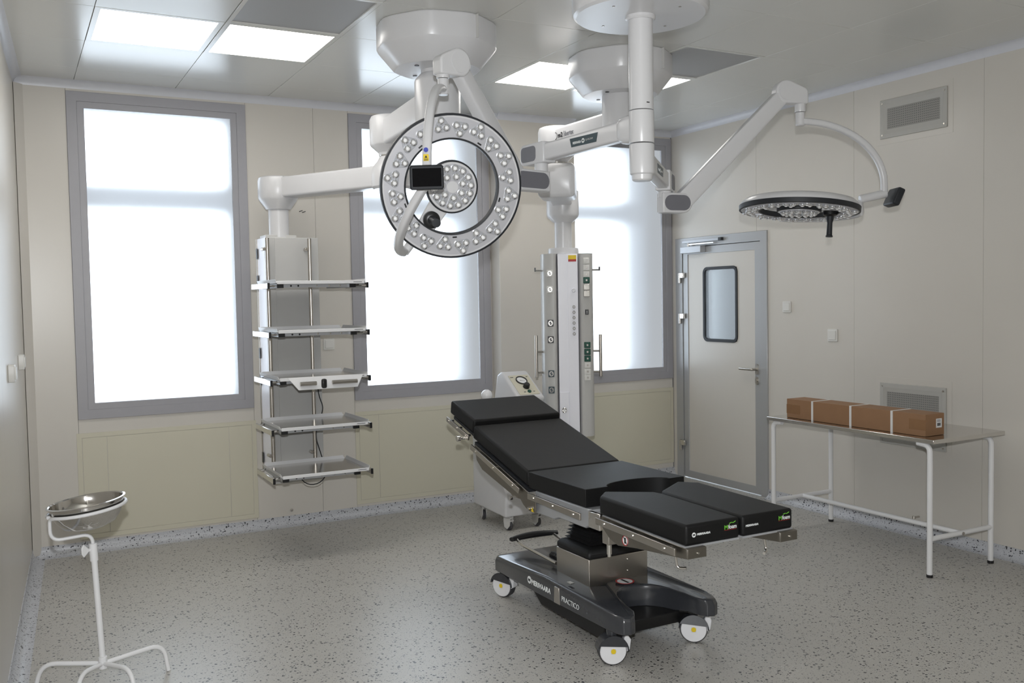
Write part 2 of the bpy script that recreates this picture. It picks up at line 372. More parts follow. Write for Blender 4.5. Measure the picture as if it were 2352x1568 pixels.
bm = nb(); prism(bm, [(-5.137, 0, .02), (-5.085, 0, .02), (-5.098, -.014, .02), (-5.118, -.034, .02), (-5.137, -.052, .02)], (0, 0, 2.98)); struct(obj('trim_8', bm, 'pvc' if 0 else 'wall'))
SH, SR = .068, .05
def skirt(name, p0, p1, nx, ny):
    pr_ = [(0, 0), (0, SH), (.004, SH)] + [(.004 + SR * (1 - math.cos(PI / 2 * k / 5)), .0015 + SR * (1 - math.sin(PI / 2 * k / 5))) for k in range(6)] + [(.07, .0015), (.07, 0)]
    q = lambda p: [(p[0] + nx * a, p[1] + ny * a, b_) for a, b_ in pr_]
    bm = nb(); loft(bm, [q(p0), q(p1)]); struct(obj(name, bm, 'skirting'))
skirt('baseboard_back', (-5.137, 0), (-1.815, 0), 0, -1); skirt('baseboard_pier', (-1.815, -.15), (-1.11, -.15), 0, -1); skirt('baseboard_corner', (-1.11, 0), (0, 0), 0, -1)
skirt('baseboard_right', (0, DY1), (0, YF), -1, 0); skirt('baseboard_left', (lx(0), 0), (lx(YF), YF), 1, 0)

# windows: grey frame, frosted pane, an outer sash with a transom 25 cm further out
for k, (a, c) in enumerate(W_):
    wn = sroot('window_%d' % (k + 1), ((a + c) / 2, 0, WB)); cx, cz = (a + c) / 2, (WT + WB) / 2
    ww, wh, fb = c - a, WT - WB, .104
    f1 = nb(); frame_rect(f1, (cx, .012, cz), X, Z, ww, wh, .062, .024); obj('frame', f1, 'frame', wn, bev=.002, seg=1)
    f2 = nb(); frame_rect(f2, (cx, .014, cz), X, Z, ww - .122, wh - .122, fb - .061, .021); obj('glazing_bead', f2, 'frame', wn, bev=.002, seg=1)
    obj('pane', box(nb(), a + .095, c - .095, .016, .024, WB + .095, WT - .095), 'frosted', wn)
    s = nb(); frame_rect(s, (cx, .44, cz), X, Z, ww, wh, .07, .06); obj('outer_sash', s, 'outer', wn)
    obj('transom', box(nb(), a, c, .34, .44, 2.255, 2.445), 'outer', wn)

# radiator access panels under the windows
def access(a, c, z0, z1, splits, label):
    t = thing('access_panel', label, 'wall panel', ((a + c) / 2, 0, z0), 'access panels under the windows'); cx, cz = (a + c) / 2, (z0 + z1) / 2
    obj('frame', frame_rect(nb(), (cx, 0, cz), X, Z, c - a, z1 - z0, .030, .004), 'access', t, bev=.001, seg=1)
    e = [a + .031] + splits + [c - .031]
    for u, v_ in zip(e[:-1], e[1:]): obj('door_leaf', box(nb(), u + .0015, v_ - .0015, -.003, 0, z0 + .032, z1 - .032), 'access', t, bev=.001, seg=1)
access(-4.858, -3.705, .082, .778, [-4.678, -3.894], 'cream access panel under the leftmost window, behind the steel bowl stand')
access(-2.976, -1.86, .086, .780, [-2.792], 'cream access panel under the middle window, right of the shelf tower')
access(-1.108, -.006, .110, .785, [-.93], 'cream access panel under the right window, beside the door')

# door in the right wall
dr = sroot('door_1', (0, (DY0 + DY1) / 2, 0))
bm = nb()
fo = [(DY0, 0), (DY0, DZ), (DY1, DZ), (DY1, 0)]; fi = [(-.150, 0), (-.150, 2.022), (-1.108, 2.022), (-1.108, 0)]
loft(bm, [[(-.012, *fo[k]), (.098, *fo[k]), (.098, *fi[k]), (-.012, *fi[k])] for k in range(4)])
obj('door_frame', bm, 'alu', dr, bev=.003, seg=1)
obj('light_gap_block', frame_rect(nb(), (.080, (-.150 - 1.108) / 2, 1.0), Y, Z, 1.0, 2.08, .075, -.03), 'alu', dr)  # added ring behind the leaf, blocks corridor light leaking through the gap
LY0, LY1, LZ0, LZ1 = -.154, -1.104, .006, 2.018
bm = nb(); frame_rect(bm, (.036, (LY0 + LY1) / 2, (LZ0 + LZ1) / 2), Y, Z, LY0 - LY1, LZ1 - LZ0, .062, -.04); obj('leaf_frame', bm, 'alu', dr, bev=.002, seg=1)
VY0, VY1, VZ0, VZ1 = -.424, -.829, 1.219, 1.829
bm = nb(); iy0, iy1, iz0, iz1 = LY0 - .06, LY1 + .06, LZ0 + .06, LZ1 - .06
vr = [(VY0 - .0, VZ0), (VY1, VZ0), (VY1, VZ1), (VY0, VZ1)]; vo = [(iy0, iz0), (iy1, iz0), (iy1, iz1), (iy0, iz1)]
loft(bm, [[(.003, *vo[k]), (.037, *vo[k]), (.037, *vr[k]), (.003, *vr[k])] for k in range(4)], closed=True)
obj('leaf_panel', bm, 'wall', dr)
cyv, czv = (VY0 + VY1) / 2, (VZ0 + VZ1) / 2
bm = nb(); o_ = rrect(VY0 - VY1 + .02, VZ1 - VZ0 + .02, .05, 5); i_ = rrect(VY0 - VY1 - .028, VZ1 - VZ0 - .028, .03, 5)
loft(bm, [[(-.006, cyv + a, czv + b_) for a, b_ in o_], [(-.006, cyv + a, czv + b_) for a, b_ in i_], [(.04, cyv + a, czv + b_) for a, b_ in i_], [(.04, cyv + a, czv + b_) for a, b_ in o_]], closed=True)
obj('window_gasket', bm, 'dgrey', dr, bev=.002)
obj('window_pane', box(nb(), .002, .008, VY1 + .01, VY0 - .01, VZ0 + .01, VZ1 - .01), 'glass', dr)
obj('window_pane', box(nb(), .032, .038, VY1 + .01, VY0 - .01, VZ0 + .01, VZ1 - .01), 'glass', dr)
bm = nb(); tube(bm, fillet([(-.012, -1.066, 1.008), (-.062, -1.066, 1.008), (-.062, -.925, 1.008)], .02), .010, 12); hd = obj('door_handle', bm, 'steel', dr)
bm = nb(); plate(bm, (-.004, -1.066, 1.008), Y, Z, .034, .085, -.008, .016); obj('handle_plate', bm, 'steel', hd)
bm = nb(); plate(bm, (-.004, -1.066, .915), Y, Z, .032, .062, -.008, .015); cyl(bm, (-.012, -1.066, .92), (-.018, -1.066, .92), .009); obj('lock_cylinder', bm, 'steel', dr)
for z in (1.755, 1.40, .285):
    bm = nb(); box(bm, -.034, -.012, -.185, -.118, z, z + .045); cyl(bm, (-.026, -.128, z - .045), (-.026, -.128, z + .045), .013); obj('hinge', bm, 'steelb', dr, bev=.003)
bm = nb(); box(bm, -.062, -.004, -.455, -.185, 1.965, 2.022); dc = obj('door_closer', bm, 'silver', dr, bev=.004)
bm = nb(); box(bm, -.040, -.012, -.655, -.185, 2.052, 2.076); obj('closer_rail', bm, 'silver', dc, bev=.002)
obj('rail_cap', box(nb(), -.041, -.011, -.688, -.655, 2.051, 2.077), 'black', dc)
bm = nb(); box(bm, -.045, -.030, -.60, -.26, 2.034, 2.044); cyl(bm, (-.038, -.27, 2.02), (-.038, -.27, 2.05), .012); obj('closer_arm', bm, 'steelb', dc)
# corridor behind the door
struct(obj('wall_corridor', box(nb(), 1.5, 1.6, -3, 1, 0, 2.9), 'wpanel')); struct(obj('floor_corridor', box(nb(), .12, 1.6, -3, 1, -.05, 0), 'floor'))
struct(obj('ceiling_corridor', box(nb(), .12, 1.6, -3, 1, 2.8, 2.9), 'ceil')); struct(obj('wall_corridor_end', box(nb(), .12, 1.6, .5, .6, 0, 2.9), 'wpanel')); struct(obj('wall_corridor_near', box(nb(), .12, 1.6, -3, -2.9, 0, 2.9), 'wpanel'))
area_light('corridor_fill', (.8, -1.2, 2.75), (.8, -1.2, 0), .6, 21, (.92, .97, 1))  # unseen fill light, added to brighten the view through the door glass

# wall vents, switches, sockets, small wall fittings
def wall_vent(z0, z1, label):
    y0, y1 = -2.763, -2.254; cy, cz = (y0 + y1) / 2, (z0 + z1) / 2; hh = z1 - z0
    t = thing('wall_vent', label, 'air vent', (0, cy, cz), 'air vents on the right wall')
    obj('border', frame_rect(nb(), (0, cy, cz), Y, Z, .585, hh + .08, .036, -.002), 'wall', t)
    obj('outer_frame', frame_rect(nb(), (0, cy, cz), Y, Z, .509, hh, .03, -.010), 'vent', t, bev=.002, seg=1)
    o_ = nb(); a, b_ = [(s1 * .226, s2 * (hh / 2 - .028)) for s1, s2 in ((-1, -1), (1, -1), (1, 1), (-1, 1))], [(s1 * .198, s2 * (hh / 2 - .06)) for s1, s2 in ((-1, -1), (1, -1), (1, 1), (-1, 1))]
    for k in range(4):
        j = (k + 1) % 4; face(o_, [o_.verts.new((-.010, cy + q[0], cz + q[1])) for q in (a[k], a[j])] + [o_.verts.new((-.003, cy + q[0], cz + q[1])) for q in (b_[j], b_[k])])
    obj('inner_bevel', o_, 'vent', t)
    obj('perforated_plate', box(nb(), -.0035, -.001, cy - .2, cy + .2, cz - hh / 2 + .058, cz + hh / 2 - .058), 'perfw', t)
    for s1 in (-1, 1):
        for s2 in (-1, 1): obj('screw', cyl(nb(), (-.010, cy + s1 * .235, cz + s2 * (hh / 2 - .022)), (-.013, cy + s1 * .235, cz + s2 * (hh / 2 - .022)), .006, seg=10), 'steel', t)
wall_vent(2.629, 2.882, 'rectangular framed vent high on the right wall, under the ceiling cove')
wall_vent(.578, .988, 'rectangular framed vent low on the right wall, behind the cardboard box')
def switch(c, n, s, label, name='light_switch', cat='switch', grp=None):
    n = V(n); ax = n.cross(Z); t = thing(name, label, cat, c, grp); c = V(c)
    obj('plate', plate(nb(), c, ax, Z, s, s, .010 if ax.cross(Z).dot(n) > 0 else -.010, .006), 'socket', t, bev=.002)
    obj('rocker', plate(nb(), c + n * .008, ax, Z, s * .72, s * .72, .007 if ax.cross(Z).dot(n) > 0 else -.007, .004), 'socket', t, bev=.002)
switch((0, -1.390, 1.503), (-1, 0, 0), .084, 'white square switch on the right wall beside the door frame')
switch((0, -1.838, 1.299), (-1, 0, 0), .090, 'white square switch on the right wall, lower one further from the door')
switch((-3.161, 0, 1.295), (0, -1, 0), .082, 'pale square wall socket between left and middle windows, behind the shelf tower', 'wall_socket', 'socket')
nl = V((1, -.06, 0)).normalized()
for y_, z_, lb in ((-1.50, 1.285, 'white socket box on the left wall, nearer the camera'), (-.66, 1.294, 'white socket box on the left wall, nearer the window corner')):
    t = thing('wall_socket', lb, 'socket', (lx(y_), y_, z_)); ax = V((.06, 1, 0)).normalized()
    obj('plate', plate(nb(), (lx(y_), y_, z_), ax, Z, .085, .085, .030 if ax.cross(Z).dot(nl) > 0 else -.030, .006), 'socket', t, bev=.004)
    obj('rocker', plate(nb(), V((lx(y_), y_, z_)) + nl * .028, ax, Z, .06, .06, .008 if ax.cross(Z).dot(nl) > 0 else -.008, .004), 'socket', t, bev=.002)
bm = nb(); cyl(bm, (-3.473, 0, .11), (-3.473, -.018, .11), .008, seg=12); cyl(bm, (-3.473, -.018, .11), (-3.473, -.028, .11), .012, .006, seg=12)
tag(obj('wall_bolt', bm, 'steelb', origin=(-3.473, 0, .11)), 'small shiny bolt low on the back wall below the shelf tower', 'bolt')
bm = nb(); cyl(bm, (0, -2.56, .125), (-.05, -2.56, .125), .006, seg=10); cyl(bm, (-.05, -2.56, .117), (-.05, -2.56, .135), .009, seg=10)
tag(obj('wall_stub', bm, 'steel', origin=(0, -2.56, .125)), 'short metal pipe stub low on the right wall under the table', 'pipe stub')
for dx_, dz_ in ((0, 0), (.022, -.006)):
    bm = nb(); tube(bm, [(-3.352 + dx_, 0, 2.254 + dz_), (-3.344 + dx_, -.012, 2.257 + dz_), (-3.332 + dx_, -.014, 2.262 + dz_)], .0025, 6)
    tag(obj('wall_hook', bm, 'dgrey', origin=(-3.352 + dx_, 0, 2.254 + dz_)), 'tiny dark hook on the back wall beside the shelf tower joint, ' + ('the left of two' if dx_ == 0 else 'the right of two'), 'hook', 'tiny wall hooks')

# ------------------------------------------------------------------ operating table
TX0, TX1, TXM = -2.985, -2.428, -2.7065
tb = thing('operating_table', 'black padded operating table on a dark grey wheeled chassis in mid room', 'operating table', (TXM, -2.85, 0))
def pad(name, bm): return obj(name, bm, 'leather', tb, bev=.012, seg=3)
pad('head_pad', pyz(nb(), [(-1.742, 1.022), (-2.045, .940), (-2.028, .868), (-1.728, .948)], TX0, TX1))
pad('back_pad', pyz(nb(), [(-2.043, .912), (-2.640, .750), (-2.640, .672), (-2.022, .838)], TX0, TX1))
arc = [(TXM + .02 + .175 * math.cos(PI * k / 12), -3.165 + .082 * math.sin(PI * k / 12)) for k in range(13)]
pad('seat_pad', pxy(nb(), [(TX0, -2.652), (TX0, -3.165)] + [(TX0 + .06, -3.165)] + arc[::-1] + [(TX1 - .09, -3.165), (TX1, -3.165), (TX1, -2.652)], .668, .750))
for sx in (-1, 1):
    q = [(-.276, -3.275), (-.205, -3.205), (-.02, -3.325), (-.007, -3.37), (-.007, -3.862), (-.276, -3.862)]
    pts = [(TXM - sx * x_, y_) for x_, y_ in q] if sx == 1 else [(TXM + x_ , y_) for x_, y_ in q]
    bm = nb(); prism(bm, [(x_, y_, .742 + (.010 * (y_ + 3.2) / .66)) for x_, y_ in pts], (0, 0, -.082)); lp = pad('leg_pad', bm)
    if sx == -1: lpad_l = lp
    else: lpad_r = lp
YF_ = -3.8625
for lp, x0, em in ((lpad_l, TX0, True), (lpad_r, TXM + .005, False)):
    if em:
        disc_mark('emblem', 'inkw', lp, (x0 + .040, YF_ - .001, .692), (0, -1, 0), .0095)
        text('M', 'ink', lp, (x0 + .040, YF_ - .0020, .692), X, Z, .010, .008, bold=.02, name='emblem_letter')
    text('MERIVAARA', 'inkw', lp, (x0 + (.088 if em else .050), YF_ - .001, .692), X, Z, .066, .0085, bold=.03, shear=.15)
    bx = x0 + .222
    text('M', 'green', lp, (bx - .022, YF_ - .001, .700), X, Z, .016, .017, bold=.02, name='logo_letter')
    text('foam', 'inkw', lp, (bx + .010, YF_ - .001, .7005), X, Z, .042, .017, bold=.015, name='logo_lettering')
    bm = nb(); tube(bm, [(bx - .006, YF_ - .001, .713), (bx + .004, YF_ - .001, .7165), (bx + .014, YF_ - .001, .7145), (bx + .026, YF_ - .001, .7195)], .0016, 6); obj('logo_swoosh', bm, 'green', lp)
    bm = nb(); box(bm, bx - .030, bx + .030, YF_ - .0016, YF_, .6885, .6895); obj('logo_underline', bm, 'red', lp)
# sections below the pads
SA = math.atan2(.162, .597)
bm = nb()
BPQ = [(-2.066, .812), (-2.66, .652), (-2.735, .652), (-2.735, .560), (-2.661, .558), (-2.613, .579), (-2.582, .602), (-2.504, .600), (-2.481, .612), (-2.314, .650), (-2.159, .685), (-2.092, .727)]
bm.free(); bp = obj('back_plate', pyz(nb(), BPQ, TX0 - .012, TX0 - .006), 'steeld', tb, bev=.002); obj('back_plate', pyz(nb(), BPQ, TX1 + .006, TX1 + .012), 'steeld', tb, bev=.002)
obj('back_board', pyz(nb(), [(-2.05, .822), (-2.64, .664), (-2.64, .645), (-2.05, .803)], TX0, TX1), 'dgrey', tb)
def rail(name, y0, z0, y1, z1, x, parent, h=.030, t=.010):
    d = V((0, y1 - y0, z1 - z0)).normalized(); n = V((0, -d.z, d.y)) * (h / 2)
    a, b_ = V((x, y0, z0)), V((x, y1, z1)); bm = nb(); prism(bm, [a + n, b_ + n, b_ - n, a - n], (t, 0, 0)); r = obj(name, bm, 'steel', parent, bev=.002)
    L_ = (b_ - a).length; sgn = 1 if x < TXM else -1
    for f in (.12, .5, .88):
        c = a + (b_ - a) * f; bm = nb(); cyl(bm, c + X * (t if sgn > 0 else 0), c + X * (t if sgn > 0 else 0) + X * (sgn * .022), .007, seg=12); cyl(bm, c - X * (.003 if sgn > 0 else -t), c + X * (.001 if sgn > 0 else t), .006, seg=10); obj('rail_bolt', bm, 'steelb', r)
    return r
for xr in (TX0 - .032, TX1 + .022):
    rail('side_rail', -2.055, .798, -2.60, .648, xr, tb); rail('side_rail', -1.745, .918, -2.03, .842, xr, tb, .028)
    rail('side_rail', -2.69, .640, -3.165, .630, xr, tb); rail('side_rail', -3.29, .640, -3.835, .628, xr, tb)
bm = nb(); box(bm, TX0 + .02, TX1 - .02, -2.02, -1.76, .0, .02, M.Translation((0, 0, 0))); bm.free()
obj('head_board', pyz(nb(), [(-1.76, .932), (-2.03, .858), (-2.03, .842), (-1.76, .916)], TX0 + .01, TX1 - .01), 'dgrey', tb)
bm = nb(); cyl(bm, (TX0 - .030, -1.99, .838), (TX0 - .075, -1.99, .838), .008, seg=12); cyl(bm, (TX0 - .060, -1.99, .838), (TX0 - .082, -1.99, .838), .016, seg=16); obj('clamp_knob', bm, 'steelb', tb, bev=.003)
for y_, z_, r_ in ((-2.495, .592, .010), (-2.685, .575, .008)): obj('pivot_bolt', cyl(nb(), (TX0 - .012, y_, z_), (TX0 - .026, y_, z_), r_, seg=14), 'steelb', bp)
# seat frame: silver cast box with dark seam
bm = nb(); pyz(bm, [(-2.70, .664), (-3.205, .664), (-3.205, .600), (-3.15, .572), (-2.92, .572), (-2.88, .556), (-2.70, .556)], TX0 + .006, TX1 - .006); obj('seat_frame', bm, 'silver', tb, bev=.006)
for xx in (TX0 - .006, TX1 - .012): obj('joint_block', box(nb(), xx, xx + .018, -3.285, -3.195, .588, .662), 'steelb', tb, bev=.003)
# leg sections
for sx, x0 in ((-1, TX0 - .004), (1, TX1 - .088)):
    bm = nb(); x1 = x0 + .092
    prism(bm, [(x0, -3.30, .660), (x0, -3.875, .645), (x0, -3.875, .606), (x0, -3.55, .574), (x0, -3.42, .556), (x0, -3.36, .570), (x0, -3.30, .610)], (.004, 0, 0))
    prism(bm, [(x0 + .088, -3.30, .660), (x0 + .088, -3.875, .645), (x0 + .088, -3.875, .606), (x0 + .088, -3.55, .574), (x0 + .088, -3.42, .590), (x0 + .088, -3.30, .620)], (.004, 0, 0))
    box(bm, x0, x1, -3.88, -3.874, .606, .645); box(bm, x0, x1, -3.874, -3.32, .640, .646)
    lpz = obj('leg_plate', bm, 'steeld', tb, bev=.002)
    xa, xb = (TX0, TXM - .01) if sx < 0 else (TXM + .01, TX1)
    obj('leg_board', pyz(nb(), [(-3.30, .661), (-3.86, .651), (-3.86, .643), (-3.30, .652)], xa, xb), 'silver', tb)
    hx = x0 + .075; bm = nb(); tube(bm, fillet([(hx, -3.70, .612), (hx + .006, -3.715, .520), (hx + (.028 if sx < 0 else -.036), -3.745, .524)], .02), .0062, 12); obj('release_handle', bm, 'steelb', lpz)
    obj('screw', cyl(nb(), (x0 + .05, -3.88, .625), (x0 + .05, -3.884, .625), .004, seg=10), 'steelb', lpz)
    obj('hinge_block', box(nb(), x0 + .01, x0 + .055, -3.335, -3.285, .535, .612), 'steel', tb, bev=.004)
    bm = nb(); cyl(bm, (x0 + .03, -3.31, .49), (x0 + .03, -3.31, .54), .011, seg=14); cyl(bm, (x0 + .03, -3.31, .478), (x0 + .03, -3.31, .492), .008, seg=12); obj('hinge_pin', bm, 'steelb', tb)
    if sx < 0:
        disc_mark('warning_sign', 'paper', lpz, (x0 - .0008, -3.475, .590), (-1, 0, 0), .022)
        disc_mark('warning_ring', 'red', lpz, (x0 - .0016, -3.475, .590), (-1, 0, 0), .022, rin=.018)
        bm = nb(); d_ = V((0, .7, .7)); tube(bm, [V((x0 - .002, -3.475, .590)) - d_ * .024, V((x0 - .002, -3.475, .590)) + d_ * .024], .0014, 6); box(bm, x0 - .0026, x0 - .001, -3.480, -3.470, .578, .602); obj('warning_symbol', bm, 'ink', lpz)
for y_, z_, nm in ((-2.705, .572, bp), (-3.305, .636, tb)):
    bm = nb(); prism(bm, [(TX0 - .0125 if nm is bp else TX0 - .010, y_ - .012, z_ - .010), (TX0 - .0125 if nm is bp else TX0 - .010, y_ + .012, z_ - .010), (TX0 - .0125 if nm is bp else TX0 - .010, y_, z_ + .012)], (-.0012, 0, 0)); obj('warning_triangle', bm, 'yellow', nm)
# lifting column
bm = nb(); box(bm, -2.862, -2.522, -2.995, -2.700, .238, .372); cb = obj('column_cover', bm, 'steel', tb, bev=.004)
for z_ in (.29, .345): obj('screw', cyl(nb(), (-2.64, -2.995, z_), (-2.64, -2.999, z_), .003, seg=8), 'steelb', cb)
bm = nb(); rings = []
for z_, d in ((.370, .0), (.405, .0), (.412, .012), (.418, .03)):
    rings.append([(-2.862 + d, -2.995 + d, z_), (-2.522 - d, -2.995 + d, z_), (-2.522 - d, -2.700 - d, z_), (-2.862 + d, -2.700 - d, z_)])
loft(bm, rings); obj('column_collar', bm, 'skirt', tb, bev=.012, seg=3)
bm = nb(); rings = []; n_ = 8
for k in range(n_ * 2 + 1):
    z_ = .418 + (.556 - .418) * k / (n_ * 2); d = (.030 + .035 * k / (n_ * 2)) if k % 2 == 0 else (.012 + .035 * k / (n_ * 2))
    rings.append([(-2.845 + d, -2.975 + d, z_), (-2.539 - d, -2.975 + d, z_), (-2.539 - d, -2.715 - d, z_), (-2.845 + d, -2.715 - d, z_)])
loft(bm, rings); obj('bellows', bm, 'skirt', tb)
# chassis
def arcp(cx, cy, rx, ry, a0, a1, n): return [(cx + rx * math.cos(math.radians(a0 + (a1 - a0) * k / n)), cy + ry * math.sin(math.radians(a0 + (a1 - a0) * k / n))) for k in range(n + 1)]
out = [(-2.955, -2.215), (-2.972, -2.245), (-2.975, -2.75), (-2.985, -3.30), (-2.982, -3.38), (-2.965, -3.418), (-2.935, -3.432), (-2.905, -3.42), (-2.885, -3.39)]
out += arcp(-2.7065, -3.335, .172, .215, 190, 170, 2)[::1][:0] + [(-2.875, -3.32)] + arcp(-2.7065, -3.31, .158, .205, 172, 8, 12) + [(-2.538, -3.32)]
out += [(-2.528, -3.39), (-2.508, -3.42), (-2.478, -3.432), (-2.448, -3.418), (-2.431, -3.38), (-2.428, -3.30), (-2.438, -2.75), (-2.441, -2.245), (-2.458, -2.215)]
def topz(y): return .238 + (.022 if -3.2 < y < -2.6 else 0) + (.0 if y > -2.6 else 0)
bm = nb(); cx_, cy_ = TXM, -2.82
def ring_at(s, z0, z1): return [((cx_ + (x_ - cx_) * s[0]), cy_ + (y_ - cy_) * s[1], z0 + (z1 - z0)) for x_, y_ in out]
def zt(y): return .258 - .018 * abs((y + 2.9) / .55) ** 2
loft(bm, [[(x_, y_, .152 + (.012 if y_ < -3.25 else 0)) for x_, y_ in out], [(x_, y_, zt(y_) - .026) for x_, y_ in out],
          [(cx_ + (x_ - cx_) * .975, y_ - .008 * (1 if y_ > -2.8 else -1), zt(y_) - .006) for x_, y_ in out], [(cx_ + (x_ - cx_) * .945, y_ - .02 * (1 if y_ > -2.8 else -1), zt(y_)) for x_, y_ in out]])
ch = obj('chassis', bm, 'chassis', tb, bev=.006, seg=3)
bm = nb(); loft(bm, [[(-2.955, -3.27, .153), (-2.455, -3.27, .153), (-2.455, -2.60, .153), (-2.955, -2.60, .153)], [(-2.93, -3.20, .070), (-2.48, -3.20, .070), (-2.48, -2.66, .075), (-2.93, -2.66, .075)]]); obj('skirt', bm, 'skirt', tb, bev=.008)
obj('trim_strip', pyz(nb(), [(-2.868, .157), (-2.922, .157), (-2.915, .236), (-2.874, .236)], -2.9815, -2.972), 'steel', ch, bev=.002)
obj('trim_tab', pyz(nb(), [(-2.93, .262), (-2.965, .262), (-2.965, .266), (-2.93, .266)], -2.945, -2.925), 'steelb', ch)
SN = V((-1, -.01, .03)).normalized()
disc_mark('emblem', 'inkw', ch, (-2.974, -2.622, .200), (-1, 0, 0), .0185, t=.002)
text('M', 'ink', ch, (-2.9765, -2.622, .200), -Y, Z, .018, .014, bold=.02, name='emblem_letter')
text('MERIVAARA', 'inkw', ch, (-2.9785, -2.742, .198), (0, -1, 0), Z, .185, .026, bold=.03, shear=.1)
text('PRACTICO', 'inkw', ch, (-2.9835, -3.02, .196), (-.018, -1, 0), Z, .155, .024, bold=-.008)
disc_mark('no_step_ring', 'red', ch, (-2.70, -3.055, .262), Z, .045, rin=.038, t=.0006)
disc_mark('no_step_sign', 'paper', ch, (-2.70, -3.055, .262), Z, .037, t=.0004)
bm = nb(); box(bm, -2.706, -2.694, -3.085, -3.025, .2624, .2632); obj('no_step_symbol', bm, 'ink', ch)
# push handle at the rear
bm = nb(); tube(bm, fillet([(-2.84, -2.66, .272), (-2.84, -2.30, .285), (-2.835, -2.235, .300)], .05), .008, 10); obj('handle_strut', bm, 'steelb', tb)
bm = nb(); tube(bm, fillet([(-2.60, -2.66, .272), (-2.60, -2.30, .285), (-2.605, -2.235, .300)], .05), .008, 10); obj('handle_strut', bm, 'steelb', tb)
bm = nb(); pth = [(-2.865 + .29 * k / 12, -2.235 + .03 * math.sin(PI * k / 12), .302) for k in range(13)]
sweep(bm, pth, [(a * 1.5, b_) for a, b_ in circ(.017, 12)], scales=[.35 + .65 * math.sin(PI * min(1, max(0, .08 + k / 12 * .84))) ** .5 for k in range(13)]); obj('push_grip', bm, 'black', tb)
bm = nb(); tube(bm, [(-2.80 + .016 * math.cos(k * .9), -2.62 + .004 * k * .4, .285 + .016 * math.sin(k * .9)) for k in range(40)], .005, 6); obj('coiled_cable', bm, 'black', tb)
# castors
def table_castor(c, ax):
    c, ax = V(c), V(ax).normalized(); r = .064; side = ax
    bm = nb(); lathe(bm, [(r * .55, -.024), (r - .004, -.024), (r, -.018), (r, .018), (r - .004, .024), (r * .55, .024)], c, ax, 36); wh = obj('castor', bm, 'tyre', tb)
    for s in (-1, 1):
        bm = nb(); cyl(bm, c + ax * (s * .0235), c + ax * (s * .028), r * .93, r * .88, 32); d = obj('wheel_disc', bm, 'plastic', wh)
        bm = nb(); cyl(bm, c + ax * (s * .028), c + ax * (s * .031), .011, seg=18); obj('yellow_cap', bm, 'yellow', wh)
        f = V((ax.y, -ax.x, 0)); bm = nb(); prism(bm, [c + ax * (s * .0282) + f * a + Z * b_ for a, b_ in ((-.012, .0), (-.010, .010), (.010, .010), (.012, 0), (.010, -.012), (-.010, -.012))][::1], ax * (s * .001)); obj('cap_plate', bm, 'lgrey', wh)
    f = V((ax.y, -ax.x, 0)); bm = nb(); rings = []
    for k in range(13):
        a = math.radians(8 + 172 * k / 12); rr = r + .006
        rings.append([c + f * (rr * math.cos(a)) + Z * (rr * math.sin(a)) + ax * s for s in (-.034, .034)] + [c + f * ((rr - .006) * math.cos(a)) + Z * ((rr - .006) * math.sin(a)) + ax * s for s in (.030, -.030)])
    loft(bm, rings)
    for s in (-1, 1):
        fan = [c + ax * (s * .034) + f * ((r + .005) * math.cos(math.radians(24 + 142 * k / 14))) + Z * ((r + .005) * math.sin(math.radians(24 + 142 * k / 14))) for k in range(15)]
        prism(bm, fan, ax * (-s * .004))
    cyl(bm, c + Z * (r - .004) - f * .0, c + Z * .098, .022, .026, 18)
    obj('fork', prism(nb(), [c - ax * .022 + f * a + Z * b_ for a, b_ in ((-.055, -.012), (-.076, .0), (-.082, .045), (-.060, .075), (-.050, .05))], ax * .044), 'plastic', wh, bev=.004)
    obj('fender', bm, 'chassis', wh)
table_castor((-2.945, -3.30, .064), (-.35, -.93, 0)); table_castor((-2.470, -3.275, .064), (-.62, -.78, 0))
table_castor((-2.915, -2.235, .064), (-.93, -.40, 0)); table_castor((-2.50, -2.26, .064), (-.9, .3, 0))

# ------------------------------------------------------------------ side table and carton
st = thing('instrument_table', 'steel topped table with white tubular legs along the right wall', 'table', (-.42, -2.6, 0))
ZT = .780
bm = nb(); box(bm, -.745, -.115, -3.235, -1.945, ZT - .024, ZT); obj('tabletop', bm, 'steelb', st, bev=.003)
LGX, LGY = (-.722, -.185), (-1.985, -3.195)
for x_ in LGX:
    for y_ in LGY:
        iy = .05 if y_ < -2.6 else -.05
        bm = nb(); tube(bm, fillet([(x_, y_ + iy * 1.6, ZT - .030), (x_, y_, ZT - .038), (x_, y_, .012)], .045), .0155, 14); lg = obj('leg', bm, 'white2', st)
        obj('rubber_foot', lathe(nb(), [(.0, 0), (.017, 0), (.018, .004), (.018, .016), (.0, .018)], (x_, y_, 0), Z, 18), 'black', lg)
for y_ in LGY:
    bm = nb(); tube(bm, [(LGX[0], y_, .215), (LGX[1], y_, .215)], .0145, 12); cr = obj('cross_bar', bm, 'white2', st)
    obj('bolt', cyl(nb(), ((LGX[0] + LGX[1]) / 2, y_ - .0145, .215), ((LGX[0] + LGX[1]) / 2, y_ - .019, .215), .009, seg=12), 'steel', cr)
bm = nb(); tube(bm, [((LGX[0] + LGX[1]) / 2, LGY[0], .215), ((LGX[0] + LGX[1]) / 2, LGY[1], .215)], .0145, 12); obj('long_bar', bm, 'white2', st)
cn = thing('cardboard_box', 'long brown cardboard box with three white straps on the steel table', 'box', (-.59, -2.6, ZT))
bm = nb(); box(bm, -.676, -.516, -3.130, -2.062, ZT + .001, ZT + .126); obj('carton', bm, 'card', cn, bev=.002)
for y_ in (-2.285, -2.595, -2.90):
    bm = nb(); frame_rect(bm, (-.596, y_ - .008, ZT + .0635), X, Z, .1625, .1275, .0016, -.016); obj('strap', bm, 'strap', cn)
